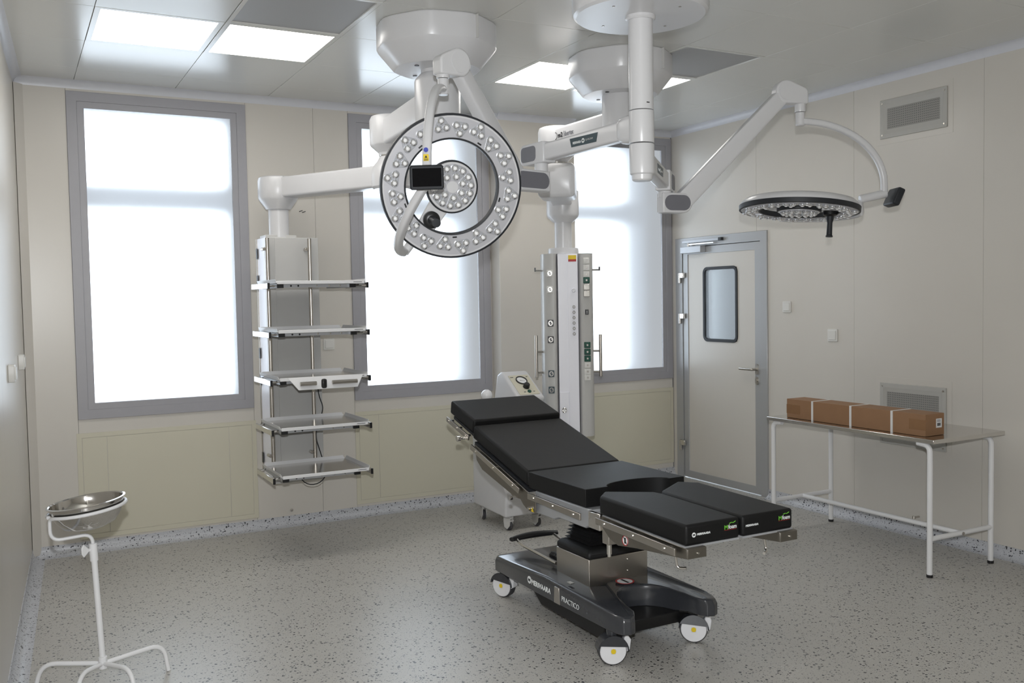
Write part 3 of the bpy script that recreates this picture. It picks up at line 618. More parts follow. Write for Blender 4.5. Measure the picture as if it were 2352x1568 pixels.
bm = nb(); box(bm, -.6768, -.6765, -3.131, -3.02, ZT + .035, ZT + .095); obj('packing_tape', bm, 'tape', cn); obj('packing_tape', box(nb(), -.6768, -.6765, -2.18, -2.061, ZT + .03, ZT + .09), 'tape', cn)
lb = obj('box_label', box(nb(), -.587, -.538, -3.1312, -3.1306, ZT + .045, ZT + .097), 'paper', cn)
bm = nb(); xx = -.577
while xx < -.549:
    w2 = random.choice((.0006, .001, .0016)); box(bm, xx, xx + w2, -3.1316, -3.1311, ZT + .055, ZT + .072); xx += w2 + random.choice((.0007, .0012))
for k in range(2): box(bm, -.580, -.548, -3.1316, -3.1311, ZT + .080 + k * .007, ZT + .0825 + k * .007)
obj('barcode', bm, 'ink', lb)

# ------------------------------------------------------------------ bowl stand
bs = thing('bowl_stand', 'white tubular bowl stand with four bent legs by the left wall', 'stand', (-4.92, -2.40, 0))
PC = V((-4.920, -2.400, .098))
for nm, k, ft in (('leg', (-4.672, -2.350), (-4.655, -2.365)), ('leg', (-5.150, -2.325), (-5.178, -2.31)), ('leg', (-4.830, -2.580), (-4.815, -2.605)), ('leg', (-5.018, -2.535), (-5.035, -2.565))):
    bm = nb(); tube(bm, fillet([PC, (k[0], k[1], .118), (ft[0], ft[1], .0)], .06), .0095, 12); obj('leg', bm, 'white2', bs)
obj('hub', cyl(nb(), PC - Z * .022, PC + Z * .03, .018, seg=16), 'white2', bs, bev=.003)
PT = V((-4.938, -2.355, .600)); d_ = (PT - PC)
obj('pole', cyl(nb(), PC, PT, .0125, seg=16), 'white2', bs)
obj('clamp_collar', cyl(nb(), PC + d_ * .86, PC + d_ * 1.005, .0165, seg=18), 'white2', bs)
bm = nb(); c_ = PC + d_ * .955; s_ = V((-.80, -.55, .08)).normalized(); cyl(bm, c_, c_ + s_ * .022, .007, seg=12); prism(bm, [c_ + s_ * .02 + Z * .006, c_ + s_ * .045 + Z * .028, c_ + s_ * .055 + Z * .012, c_ + s_ * .055 - Z * .012, c_ + s_ * .045 - Z * .028, c_ + s_ * .02 - Z * .006], V((s_.y, -s_.x, 0)) * .008); obj('thumb_screw', bm, 'white2', bs, bev=.003)
BC = V((-4.955, -2.300, .775)); BN = V((-.115, .02, 1)).normalized()
e1 = (X - BN * BN.x).normalized(); e2 = BN.cross(e1)
RC = BC - BN * .030; RR = .155
st_a = math.radians(198)
ringp = [RC + e1 * (RR * math.cos(st_a + t)) + e2 * (RR * math.sin(st_a + t)) for t in [2 * PI * .985 * k / 48 for k in range(49)]]
p0 = ringp[0]
bm = nb(); tube(bm, fillet([PT - Z * .04, PT + Z * .045, (p0.x + .0, p0.y + .0, .632), p0 + V((0, 0, -.004)), ringp[2]], .05) + ringp[3:], .0075, 12); obj('bowl_ring', bm, 'white2', bs)
bm = nb(); pr_ = [(.0, -.118), (.06, -.115), (.105, -.098), (.131, -.065), (.144, -.030), (.149, -.004), (.157, .0), (.1575, .002), (.149, .0035), (.145, -.001), (.141, -.030), (.128, -.063), (.103, -.095), (.06, -.1115), (.0, -.1145)]
lathe(bm, pr_, BC, BN, 56); tag(obj('steel_bowl', bm, 'bowl', origin=BC - BN * .118), 'shiny round stainless steel bowl sitting in the white stand', 'bowl')

# ------------------------------------------------------------------ suction unit on castors behind the table
su = thing('suction_unit', 'white wheeled suction unit with a round gauge behind the operating table', 'medical device', (-2.04, -.78, 0))
bm = nb(); loft(bm, [[(x_, y_, z_) for y_, z_ in ((-.52, .105), (-1.015, .095), (-1.035, .27), (-.93, .405), (-.83, .60), (-.80, .80), (-.52, .80))] for x_ in (-2.262, -1.955)]); obj('body', bm, 'white', su, bev=.014, seg=3)
HP = [(-1.030, .885), (-1.040, .915), (-.805, 1.075), (-.775, 1.085), (-.72, 1.06), (-.66, .86), (-.70, .79), (-.80, .79)]
bm = nb(); loft(bm, [[(x_, y_, z_) for y_, z_ in HP] for x_ in (-2.152, -1.942)]); hdp = obj('head', bm, 'white', su, bev=.014, seg=3)
pa, pb = V((-2.045, -1.030, .922)), V((-2.045, -.815, 1.068)); sv = (pb - pa).normalized(); pn = V((0, -sv.z, sv.y)); pc = (pa + pb) / 2
cpn = obj('control_panel', plate(nb(), pc + pn * .001, X, sv, .160, .215, .003 if X.cross(sv).dot(pn) > 0 else -.003, .006), 'access', su)
gc = pc + sv * .045 + pn * .003
obj('gauge_rim', lathe(nb(), [(.036, 0), (.043, 0), (.043, .008), (.036, .008)], gc, pn, 32, closed=True), 'black', cpn)
obj('gauge_face', cyl(nb(), gc, gc + pn * .003, .037, seg=28), 'paper', cpn)
bm = nb(); prism(bm, [gc + pn * .0032 + X * -.012 + sv * .004, gc + pn * .0032 + X * .024 - sv * .010, gc + pn * .0032 - X * .012 + sv * .0], pn * .001); obj('gauge_needle', bm, 'ink', cpn)
kc = pc - sv * .028 + X * .004; obj('control_knob', lathe(nb(), [(0, 0), (.024, 0), (.021, .028), (.017, .032), (0, .032)], kc + pn * .003, pn, 24), 'black', cpn)
kc = pc - sv * .078 + X * .006; obj('power_button', lathe(nb(), [(0, 0), (.014, 0), (.014, .007), (.011, .010), (0, .010)], kc + pn * .003, pn, 20), 'greenp', cpn)
for a, b_, w2 in ((-.060, .085, .026), (.060, .085, .014), (-.030, -.080, .014), (.045, -.078, .014)): obj('panel_print', plate(nb(), pc + X * a + sv * b_ + pn * .004, X, sv, w2, .006, .0005 if X.cross(sv).dot(pn) > 0 else -.0005, .001, 1), 'ink', cpn)
bm = nb(); bmesh.ops.create_uvsphere(bm, u_segments=24, v_segments=14, radius=.040, matrix=M.Translation((-2.285, -.815, .930))); cyl(bm, (-2.285, -.815, .83), (-2.285, -.815, .91), .022); obj('jar_lid', bm, 'plastic', su)
bm = nb(); tube(bm, [(-2.265, -.83, .905), (-2.225, -.86, .900), (-2.19, -.86, .902)], .008, 8); obj('jar_bracket', bm, 'lgrey', su)
for x_ in (-2.22, -1.995):
    for y_ in (-.60, -.985):
        f = V((.35, -.94, 0)).normalized() if y_ < -.9 else V((-.2, -.98, 0)).normalized(); ax = V((-f.y, f.x, 0))
        c = V((x_, y_, .035)) ; bm = nb(); lathe(bm, [(.012, -.010), (.032, -.010), (.035, -.006), (.035, .006), (.032, .010), (.012, .010)], c, ax, 24); wh = obj('castor', bm, 'tyre', su)
        bm = nb()
        for s in (-1, 1): prism(bm, [c + ax * (s * .012) + f * a + Z * b_ for a, b_ in ((-.024, -.012), (.0, -.026), (.024, .0), (.030, .062), (-.030, .062), (-.030, .02))], ax * (s * .006))
        box(bm, -.03, .03, -.018, .018, .056, .064, M.Translation((c.x, c.y, .03 - .0)) @ M.Rotation(math.atan2(f.y, f.x), 4, 'Z'))
        cyl(bm, (c.x, c.y, .085), (c.x, c.y, .11), .016); obj('fork', bm, 'lgrey', wh)
        if y_ < -.9: obj('brake_pedal', box(nb(), .0, .035, -.016, .016, .035, .044, M.Translation((c.x, c.y, .03)) @ M.Rotation(math.atan2(f.y, f.x), 4, 'Z')), 'lgrey', wh)

# ------------------------------------------------------------------ ceiling pendants
def octo(cx, cy, r, rot=0., n=5, rnd=.30):
    """rounded octagon"""
    out = []
    for k in range(8):
        a0, a1, a2 = [math.radians(rot + 45 * (k + d)) for d in (-1, 0, 1)]
        P = [V((math.cos(a), math.sin(a))) * (r * 1.05) for a in (a0, a1, a2)]
        s, e = P[1].lerp(P[0], rnd), P[1].lerp(P[2], rnd)
        for j in range(n): t = j / (n - 1); q = s * (1 - t) ** 2 + P[1] * 2 * t * (1 - t) + e * t * t; out.append((cx + q.x, cy + q.y))
    return out
def housing(t, cx, cy, r):
    rings = []
    for rr, z in ((r * .98, ZC), (r, ZC - .004), (r, ZC - .118), (r * .985, ZC - .128), (r * .74, ZC - .222), (r * .71, ZC - .228)):
        rings.append([(x_, y_, z) for x_, y_ in octo(cx, cy, rr, 12)])
    h = obj('ceiling_housing', loft(nb(), rings), 'white', t, bev=.004)
    for a in (25, 115, 205, 295):
        c = V((cx + r * .5 * math.cos(math.radians(a)), cy + r * .5 * math.sin(math.radians(a)), ZC - .228)); obj('plug', cyl(nb(), c, c - Z * .003, .012, seg=14), 'black', h)
    for k in (-1,):
        a = math.radians(-75); bm = nb(); c = V((cx + r * 1.0 * math.cos(a), cy + r * 1.0 * math.sin(a), 0)); tdir = V((-math.sin(a), math.cos(a), 0)); n_ = V((math.cos(a), math.sin(a), 0))
        box(bm, -.0012, .0012, -.02, .004, ZC - .122, ZC - .004, M.Translation((c.x, c.y, 0)) @ M.Rotation(a + PI / 2, 4, 'Z')); obj('seam', bm, 'lgrey', h)
    bm = nb(); lathe(bm, [(.085, ZC - .29), (.085, ZC - .228)], (cx, cy, 0), Z, 32); obj('neck', bm, 'white', t)
    return h
def arm_between(name, t, a, b_, z0, z1, w_, mtl='white', drop=0.):
    a, b_ = V(a), V(b_); d = (b_ - a).normalized(); s = V((-d.y, d.x, 0))
    pr_ = rrect(w_, z1 - z0, .018, 4); zc = (z0 + z1) / 2
    bm = nb(); loft(bm, [[V((p.x, p.y, zc + dz)) + s * q[0] + Z * q[1] for q in pr_] for p, dz in ((a, 0), (b_, -drop))]); return obj(name, bm, mtl, t)
def print_arm(arm, a, b_, side, z, along, s):
    a, b_ = V(a), V(b_); d = (b_ - a).normalized(); n = V((-d.y, d.x, 0)) * side; ax = Z.cross(n).normalized() * 1.0; ax = n.cross(Z).normalized() * -1
    c = a + d * along + n * s; c.z = z
    e = c - ax * .095; disc_mark('logo_ring', 'ink', arm, e + n * .0004, n, .024, rin=.0195, t=.0006)
    bm = nb(); tube(bm, [e + n * .001 + Z * .012 - ax * .008, e + n * .001 + Z * .020 + ax * .006, e + n * .001 - Z * .0 + ax * .004, e + n * .001 - Z * .022], .0016, 6); obj('logo_stroke', bm, 'ink', arm)
    return c, ax, n
# --- pendant with the shelf tower
H1, M1, T1 = V((-3.166, -2.055, 0)), V((-3.118, -1.235, 0)), V((-3.600, -.380, 0))
p1 = thing('equipment_pendant', 'white ceiling pendant carrying a tower of five steel-railed shelves, left of middle', 'ceiling pendant', (H1.x, H1.y, ZC))
housing(p1, H1.x, H1.y, .318)
obj('swivel_hub', lathe(nb(), [(.0, 2.50), (.110, 2.50), (.122, 2.512), (.122, 2.755), (.118, 2.768), (.088, 2.80), (.085, 2.80), (.0, 2.80)], (H1.x, H1.y, 0), Z, 40), 'white', p1, bev=.003)
A1 = arm_between('arm', p1, H1 - V((.03, 0, 0)), M1 - V((0, 0, 0)), 2.545, 2.70, .15)
# rounded housing at the arm elbow, narrow neck, second housing below
obj('elbow', lathe(nb(), [(.0, 2.728), (.10, 2.728), (.118, 2.722), (.128, 2.70), (.128, 2.555), (.122, 2.545), (.078, 2.505), (.074, 2.490), (.0, 2.49)], M1, Z, 40), 'white', p1)
obj('elbow_ring', lathe(nb(), [(.0, 2.494), (.074, 2.494), (.074, 2.484), (.0, 2.484)], M1, Z, 32), 'steelb', p1)
bm = nb(); rings = []
for z_, r_ in ((2.486, .070), (2.455, .086), (2.43, .108), (2.40, .122), (2.34, .126), (2.30, .122), (2.285, .11)):
    rings.append([(M1.x + r_ * math.cos(2 * PI * k / 40), M1.y + r_ * math.sin(2 * PI * k / 40), z_) for k in range(40)])
loft(bm, rings); obj('lower_elbow', bm, 'white', p1)
arm_between('arm', p1, M1, T1, 2.298, 2.432, .14, 'white')
obj('tower_joint', lathe(nb(), [(.0, 2.44), (.11, 2.44), (.124, 2.432), (.130, 2.41), (.130, 2.30), (.122, 2.285), (.080, 2.225), (.072, 2.222), (.0, 2.222)], T1, Z, 40), 'white', p1)
obj('drop_tube', cyl(nb(), T1 + Z * 2.02, T1 + Z * 2.23, .066, seg=32), 'white', p1)
dd = (M1 - H1).normalized(); nn = V((-dd.y, dd.x, 0))
# print on the camera-facing (left) side of the upper arm
c0 = H1 + dd * .53 + nn * .0765; axp = -dd * 1
c0.z = 2.622
disc_mark('logo_ring', 'ink', A1, c0 + dd * .105 - Z * .0, nn, .026, rin=.022, t=.0008)
bm = nb(); tube(bm, [c0 + dd * .112 + nn * .0012 + Z * .016, c0 + dd * .100 + nn * .0012 + Z * .026, c0 + dd * .098 + nn * .0012, c0 + dd * .104 + nn * .0012 - Z * .030], .0022, 6); obj('logo_stroke', bm, 'ink', A1)
text('m2', 'ink', A1, c0 + dd * .045 + nn * .0006, -dd, Z, .052, .034, bold=.02)
text('|', 'ink', A1, c0 + dd * .005 + nn * .0006, -dd, Z, .003, .040)
text('ibertec', 'capgrey', A1, c0 - dd * .052 + nn * .0006, -dd, Z, .095, .034)
# tower column
CX0, CX1, CY0, CY1, CZ0, CZ1 = -3.716, -3.364, -.490, -.240, .400, 2.036
bm = nb(); box(bm, CX0 + .004, CX1, CY0 + .012, CY1, CZ0, CZ1); col = obj('column', bm, 'lgrey', p1, bev=.004)
obj('side_cover', box(nb(), CX0 - .004, CX0 + .012, CY0 + .02, CY1 - .02, CZ0 + .012, CZ1), 'wpanel', col, bev=.004)  # window light on this side is put into its brighter colour
obj('front_cover', box(nb(), CX0 + .058, CX1 - .055, CY0 + .004, CY0 + .016, CZ0 + .01, CZ1 - .004), 'lgrey', col, bev=.002)
obj('edge_profile', box(nb(), CX0 - .010, CX0 + .022, CY1 - .02, CY1 - .004, CZ0, CZ1), 'steel', col, bev=.003)
for z_ in (1.90, 1.72, 1.23, 1.05, .72, .52): obj('socket', box(nb(), CX0 - .014, CX0 - .009, CY1 - .05, CY1 - .018, z_, z_ + .07), 'black', col)
obj('top_plate', box(nb(), CX0 + .01, T1.x + .10, T1.y - .06, T1.y + .10, CZ1 - .005, CZ1 + .018), 'lgrey', p1, bev=.003)
PX = (-3.716, -3.436); PY = -.520
for x_ in PX:
    pl = obj('rail_pole', cyl(nb(), (x_, PY, .52), (x_, PY, 2.028), .0135, seg=16), 'steel', p1, bev=.002)
    for z_ in (1.955, .60): obj('pole_mount', cyl(nb(), (x_ - .022, CY0 + .02, z_), (x_ - .022, PY - .012, z_), .011, seg=14), 'steel', pl, bev=.003)
# shelves
SX0, SX1, SY0, SY1 = -3.800, -3.225, -1.035, -.540
def shelf(zb, drawer=False):
    s = obj('shelf', pxy(nb(), [(SX0 + .012, SY0 + .01), (SX1 - .012, SY0 + .01), (SX1 - .012, SY1), (SX0 + .012, SY1)], zb + .028, zb + .031), 'steelb', p1)
    z0, z1 = zb + .028, zb + .052
    def lip(nm, a, b_, out_):
        a, b_, o_ = V(a), V(b_), V(out_); d = (b_ - a).normalized(); bm = nb()
        prism(bm, [a, b_, b_ - d * .012 + o_ * .012 + Z * (z1 - z0), a + d * .012 + o_ * .012 + Z * (z1 - z0)], -o_ * .002 + V((0, 0, 0))); return obj(nm, bm, 'white2', s)
    lip('rim', (SX0 + .012, SY1, z0), (SX1 - .012, SY1, z0), (0, .6, 0)); lip('rim', (SX0 + .012, SY0 + .01, z0), (SX0 + .012, SY1, z0), (-.8, 0, 0)); lip('rim', (SX1 - .012, SY1, z0), (SX1 - .012, SY0 + .01, z0), (.8, 0, 0))
    obj('rim', box(nb(), SX0 + .012, SX1 - .012, SY0 + .006, SY0 + .010, z0 - .006, z0 + .014), 'white2', s, bev=.002, seg=1)
    obj('edge_print', box(nb(), SX1 - .085, SX1 - .030, SY0 + .0055, SY0 + .0062, z0 + .003, z0 + .006), 'ink', s)
    for x_ in (-3.762, -3.306):
        b_ = obj('support_bar', box(nb(), x_ - .019, x_ + .019, SY0 + .045, SY1 + .03, zb, zb + .026), 'silver', s, bev=.002, seg=1)
        obj('end_cap', box(nb(), x_ - .020, x_ + .020, SY0 + .030, SY0 + .045, zb - .001, zb + .027), 'black', s, bev=.002, seg=1)
    obj('cross_bar', box(nb(), -3.760, -3.31, SY0 + .06, SY0 + .075, zb + .002, zb + .024), 'silver', s)
    for x_ in (-3.69, -3.645): obj('bar_hole', cyl(nb(), (x_, SY0 + .060, zb + .012), (x_, SY0 + .0585, zb + .012), .006, seg=12), 'black', s)
    for x_ in (-3.53, -3.45, -3.38, -3.32): obj('screw', cyl(nb(), (x_, SY0 + .060, zb + .012), (x_, SY0 + .057, zb + .012), .005, seg=10), 'steelb', s)
    for x_, xa in ((-3.836, -3.80), (-3.212, -3.225)):
        r = obj('side_rail', box(nb(), x_ - .006, x_ + .006, SY0 + .03, SY1 - .05, zb - .004, zb + .030), 'steelb', s, bev=.002, seg=1)
        obj('rail_cap', box(nb(), x_ - .007, x_ + .007, SY0 + .018, SY0 + .032, zb - .005, zb + .031), 'black', s, bev=.002, seg=1)
        for y_ in (SY0 + .10, SY1 - .04): obj('spacer', cyl(nb(), (x_, y_, zb + .013), (xa + (.06 if xa < -3.5 else -.06), y_, zb + .013), .008, seg=10), 'steelb', s)
    if drawer:
        bm = nb(); prism(bm, [(SX0 + .06, SY0, z0 + .012), (SX1 - .04, SY0, z0 + .012), (SX1 - .085, SY0 - .030, z0 - .062), (SX0 + .115, SY0 - .030, z0 - .062)], (0, .004, 0)); fp = obj('drawer_front', bm, 'white2', s, bev=.002, seg=1)
        for a, b_ in ((SX0 + .125, -3.575), (-3.475, SX1 - .09)):
            bm = nb(); tube(bm, [(a, SY0 - .032, z0 - .024), (b_, SY0 - .032, z0 - .024)], .0125, 12); obj('drawer_handle', bm, 'steel', s)
        bm = nb(); box(bm, -3.542, -3.508, SY0 - .038, SY0 - .014, z0 - .058, z0 + .0); obj('drawer_lock', bm, 'black', s, bev=.010)
for zb, dr_ in ((1.694, False), (1.396, False), (1.105, True), (.802, False), (.508, False)): shelf(zb, dr_)
bm = nb(); tube(bm, fillet([(-3.41, -.525, 1.09), (-3.405, -.53, .98), (-3.375, -.53, .90), (-3.39, -.53, .84), (-3.44, -.53, .72), (-3.39, -.53, .55)], .08), .0035, 6); obj('cable', bm, 'dgrey', p1)
bm = nb(); tube(bm, [(-3.42 - .085 + .085 * math.cos(PI * k / 12), -.70, .490 - .075 * math.sin(PI * k / 12)) for k in range(13)], .0035, 6); obj('cable_loop', bm, 'dgrey', p1)

# --- pendant with the gas and socket column
H2, M2, T2 = V((-1.904, -1.938, 0)), V((-1.925, -1.222, 0)), V((-1.640, -.820, 0))
p2 = thing('equipment_pendant', 'white ceiling pendant with a tall column of sockets and gas outlets by the right window', 'ceiling pendant', (H2.x, H2.y, ZC))
housing(p2, H2.x, H2.y, .312)
obj('swivel_hub', lathe(nb(), [(.0, 2.56), (.100, 2.56), (.112, 2.572), (.112, 2.82), (.108, 2.832), (.082, 2.86), (.0, 2.86)], (H2.x, H2.y, 0), Z, 40), 'white', p2, bev=.003)
A2 = arm_between('arm', p2, H2, M2, 2.585, 2.725, .15)
obj('elbow', lathe(nb(), [(.0, 2.745), (.10, 2.745), (.118, 2.738), (.126, 2.715), (.126, 2.575), (.12, 2.562), (.076, 2.522), (.072, 2.508), (.0, 2.508)], M2, Z, 40), 'white', p2)
obj('elbow_ring', lathe(nb(), [(.0, 2.511), (.074, 2.511), (.074, 2.502), (.0, 2.502)], M2, Z, 32), 'steelb', p2)
d2 = (T2 - M2).normalized(); s2_ = V((-d2.y, d2.x, 0))
bm = nb(); pr_ = rrect(.245, .225, .030, 5); loft(bm, [[M2 + Z * (2.382) - d2 * .125 + s2_ * q[0] * .80 + Z * q[1] * .80 for q in pr_], [M2 + Z * (2.382) - d2 * .112 + s2_ * q[0] + Z * q[1] for q in pr_], [M2 + Z * 2.382 + d2 * .13 + s2_ * q[0] + Z * q[1] for q in pr_]]); obj('lower_elbow', bm, 'white', p2, bev=.004)
obj('neck', lathe(nb(), [(.0, 2.51), (.070, 2.51), (.078, 2.488), (.0, 2.488)], M2, Z, 32), 'white', p2)
bm = nb(); pr_ = rrect(.16, .13, .02, 4); loft(bm, [[M2 + Z * 2.345 + d2 * .05 + s2_ * q[0] + Z * q[1] for q in pr_], [T2 + Z * 2.32 + s2_ * q[0] * .9 + Z * q[1] * .9 for q in pr_]]); obj('arm', bm, 'white', p2)
obj('tower_joint', lathe(nb(), [(.0, 2.385), (.10, 2.385), (.116, 2.372), (.118, 2.205), (.110, 2.185), (.072, 2.150), (.0, 2.15)], T2, Z, 40), 'white', p2)
obj('drop_tube', cyl(nb(), T2 + Z * 1.95, T2 + Z * 2.17, .062, seg=32), 'white', p2)
obj('flange', lathe(nb(), [(.0, 1.918), (.112, 1.918), (.112, 1.945), (.108, 1.962), (.0, 1.962)], T2, Z, 40), 'white', p2, bev=.002)
QX = -1.6835
_before = set(bpy.data.objects)
def lobe(sg):
    q = [(.208, -.70), (.210, -.86), (.205, -.905), (.190, -.938), (.165, -.958), (.118, -.965), (.102, -.955), (.090, -.93), (.086, -.70)]
    return [(QX + sg * a, b_) for a, b_ in q]
zb0, zb1 = .603, 1.918
lobes = [obj('column_profile', pxy(nb(), lobe(sg), zb0, zb1), 'lgrey', p2) for sg in (-1, 1)]
cpn = obj('front_panel', box(nb(), QX - .082, QX + .080, -.948, -.72, zb0 + .0, zb1 - .002), 'wpanel', p2, bev=.002)  # whiter than the lobes: flash brightness is put into its colour
obj('panel_strip', box(nb(), QX - .002, QX + .076, -.953, -.948, zb0 + .01, zb1 - .01), 'wpanel', cpn, bev=.001)
obj('lower_cover', box(nb(), QX - .078, QX - .006, -.955, -.948, .66, .925), 'wpanel', cpn, bev=.002)
obj('hazard_label', box(nb(), QX + .004, QX + .068, -.9545, -.953, 1.876, 1.905), 'yellow', cpn); obj('hazard_label', box(nb(), QX + .004, QX + .068, -.9546, -.953, 1.860, 1.876), 'red', cpn)
def outlet(nm, x_, z_, r, m1, y_=-.953, par=None):
    o = obj(nm, lathe(nb(), [(r * .55, 0), (r, 0), (r, .008), (r * .75, .014), (r * .55, .010)], (x_, y_, z_), (0, -1, 0), 20, closed=True), m1, par or cpn); obj('outlet_core', cyl(nb(), (x_, y_, z_), (x_, y_ - .008, z_), r * .56, seg=16), 'lensc', o); return o
for k in range(6): outlet('earth_terminal', QX + .044, 1.536 - k * .0385, .0115, 'steel')
outlet('call_button', QX + .044, 1.655, .016, 'wpanel')
o = outlet('round_outlet', QX - .045, .795, .020, 'steelb', -.955)
for z_ in (1.778, 1.663, 1.423, 1.305, 1.061, .944):
    x_ = QX - .148; s = obj('power_socket', box(nb(), x_ - .024, x_ + .024, -.972, -.955, z_ - .024, z_ + .024), 'socket' if z_ > 1.6 else ('black' if z_ > 1.2 else 'teal'), lobes[0], bev=.003)
    obj('socket_well', lathe(nb(), [(.012, 0), (.0185, 0), (.0185, .004), (.012, .004)], (x_, -.972, z_), (0, -1, 0), 20, closed=True), 'steelb', s)
    for a in (-.007, .007): obj('contact', cyl(nb(), (x_ + a, -.971, z_ + a * .4), (x_ + a, -.976, z_ + a * .4), .0035, seg=10), 'steelb', s)
for z_, m_ in ((1.862, 'socket'), (1.815, 'socket'), (1.768, 'socket'), (1.725, 'greenp'), (1.676, 'steelb'), (1.628, 'steelb'), (1.262, 'greenp'), (1.213, 'greenp'), (1.165, 'greenp'), (1.118, 'socket'), (1.071, 'socket'), (1.028, 'socket')):
    x_ = QX + .148; s = obj('gas_outlet', box(nb(), x_ - .026, x_ + .026, -.970, -.955, z_ - .022, z_ + .022), m_, lobes[1], bev=.004)
    obj('outlet_ring', lathe(nb(), [(.008, 0), (.017, 0), (.017, .003), (.008, .003)], (x_, -.970, z_), (0, -1, 0), 18, closed=True), m_, s); obj('outlet_core', cyl(nb(), (x_, -.970, z_), (x_, -.974, z_), .007, seg=12), 'steelb', s)
s = obj('data_socket', box(nb(), QX + .134, QX + .162, -.970, -.955, 1.479, 1.516), 'black', lobes[1], bev=.002)
for a in (-.005, .006): obj('port', box(nb(), QX + .145, QX + .151, -.9715, -.970, 1.494 + a, 1.499 + a), 'paper', s)
for sg in (-1, 1):
    bm = nb(); x_ = QX + sg * .262; cyl(bm, (x_, -.90, 1.03), (x_, -.90, 1.335), .013, seg=16); h = obj('grip_bar', bm, 'steel', p2, bev=.002)
    for z_ in (1.215, 1.065): obj('standoff', cyl(nb(), (QX + sg * .2, -.88, z_), (x_, -.90, z_), .008, seg=12), 'steel', h)
    bm = nb(); tube(bm, [(QX + sg * .20, -.88, 1.80), (QX + sg * .262, -.89, 1.80)], .007, 10); h = obj('hook', bm, 'steelb', p2); obj('hook_tip', box(nb(), QX + sg * .262 - .006, QX + sg * .262 + .006, -.90, -.88, 1.793, 1.822), 'black', h)
RT = M.Translation((-1.690, -.960, 0)) @ M.Rotation(math.radians(-27), 4, 'Z') @ M.Diagonal((.885, .9, 1, 1)) @ M.Translation((-QX, .955, 0))
for o in bpy.data.objects:
    if o not in _before and o.type == 'MESH': o.data.transform(M.Translation(-WL[o.name]) @ RT @ M.Translation(WL[o.name]))
d_ = (M2 - H2).normalized(); n_ = V((-d_.y, d_.x, 0))
c0 = H2 + d_ * .50 + n_ * .0765; c0.z = 2.668
disc_mark('logo_ring', 'ink', A2, c0 + d_ * .115, n_, .024, rin=.0205, t=.0008)
text('m2', 'ink', A2, c0 + d_ * .055 + n_ * .0006, -d_, Z, .055, .032, bold=.02); text('|', 'ink', A2, c0 + d_ * .012 + n_ * .0006, -d_, Z, .003, .038); text('ibertec', 'capgrey', A2, c0 - d_ * .048 + n_ * .0006, -d_, Z, .10, .032)

# ------------------------------------------------------------------ surgical light with two lamp heads on one ceiling post
PX_, PY_ = -2.735, -3.275
sl = thing('surgical_light', 'white twin surgical light hanging from the ceiling post above the operating table', 'surgical lamp', (PX_, PY_, ZC))
PC = V((PX_, PY_, 0))
obj('ceiling_cover', lathe(nb(), [(.0, ZC), (.293, ZC), (.298, ZC - .01), (.298, 2.855), (.292, 2.836), (.280, 2.826), (.0, 2.826)], PC, Z, 64), 'white', sl)
obj('flange', lathe(nb(), [(.0, 2.828), (.066, 2.828), (.066, 2.815), (.060, 2.808), (.0, 2.808)], PC, Z, 36), 'white', sl)
for a in (20, 110, 200, 290):
    c = PC + V((.20 * math.cos(math.radians(a)), .20 * math.sin(math.radians(a)), 2.826)); obj('screw', cyl(nb(), c, c - Z * .002, .006, seg=10), 'steel', sl)
po = obj('post', lathe(nb(), [(.0, 2.42), (.0535, 2.42), (.0535, 2.815), (.0, 2.815)], PC, Z, 40), 'white', sl)
obj('post_slot', box(nb(), PX_ - .010, PX_ + .004, PY_ - .055, PY_ - .05, 2.444, 2.448), 'black', po)
obj('sleeve', lathe(nb(), [(.0, 2.277), (.054, 2.277), (.055, 2.28), (.055, 2.412), (.054, 2.416), (.0, 2.416)], PC, Z, 40), 'white', sl)
obj('sleeve', lathe(nb(), [(.0, 2.112), (.038, 2.112), (.044, 2.118), (.046, 2.138), (.053, 2.144), (.055, 2.165), (.055, 2.268), (.053, 2.272), (.0, 2.272)], PC, Z, 40), 'white', sl)
def capsule(bm, c, d, L_, h, w_, r):
    """rounded bar from c along d (length L_), height h, width w_, the far end rounded in plan view of its side"""
    c, d = V(c), V(d).normalized(); s = V((-d.y, d.x, 0)).normalized(); u = s.cross(d) * -1
    u = d.cross(s); pts = [(0, -h / 2), (0, h / 2)] + [(L_ - r + r * math.sin(a), h / 2 - r + r * math.cos(a)) for a in [PI / 2 * k / 6 for k in range(7)]] + [(L_ - r + r * math.cos(a), -h / 2 + r - r * math.sin(a)) for a in [PI / 2 * k / 6 for k in range(7)]]
    return prism(bm, [c + d * a + u * b_ - s * (w_ / 2) for a, b_ in pts], s * w_)
def side_caps(par, c, d, x0, x1, h, w_, r, round0=False):
    c, d = V(c), V(d).normalized(); s = V((-d.y, d.x, 0)).normalized(); u = d.cross(s)
    for sg in (-1, 1):
        pts = [(x0 + r * (1 - math.sin(a)), -h / 2 + r * (1 - math.cos(a))) for a in [PI / 2 * k / 6 for k in range(6, -1, -1)]][::-1] if False else None
        q = [p for p in rrect(x1 - x0, h, r, 5)]
        bm = nb(); prism(bm, [c + d * ((x0 + x1) / 2 + a) + u * b_ + s * (sg * w_ / 2) for a, b_ in q], s * (sg * .0025)); obj('joint_cap', bm, 'capgrey', par)
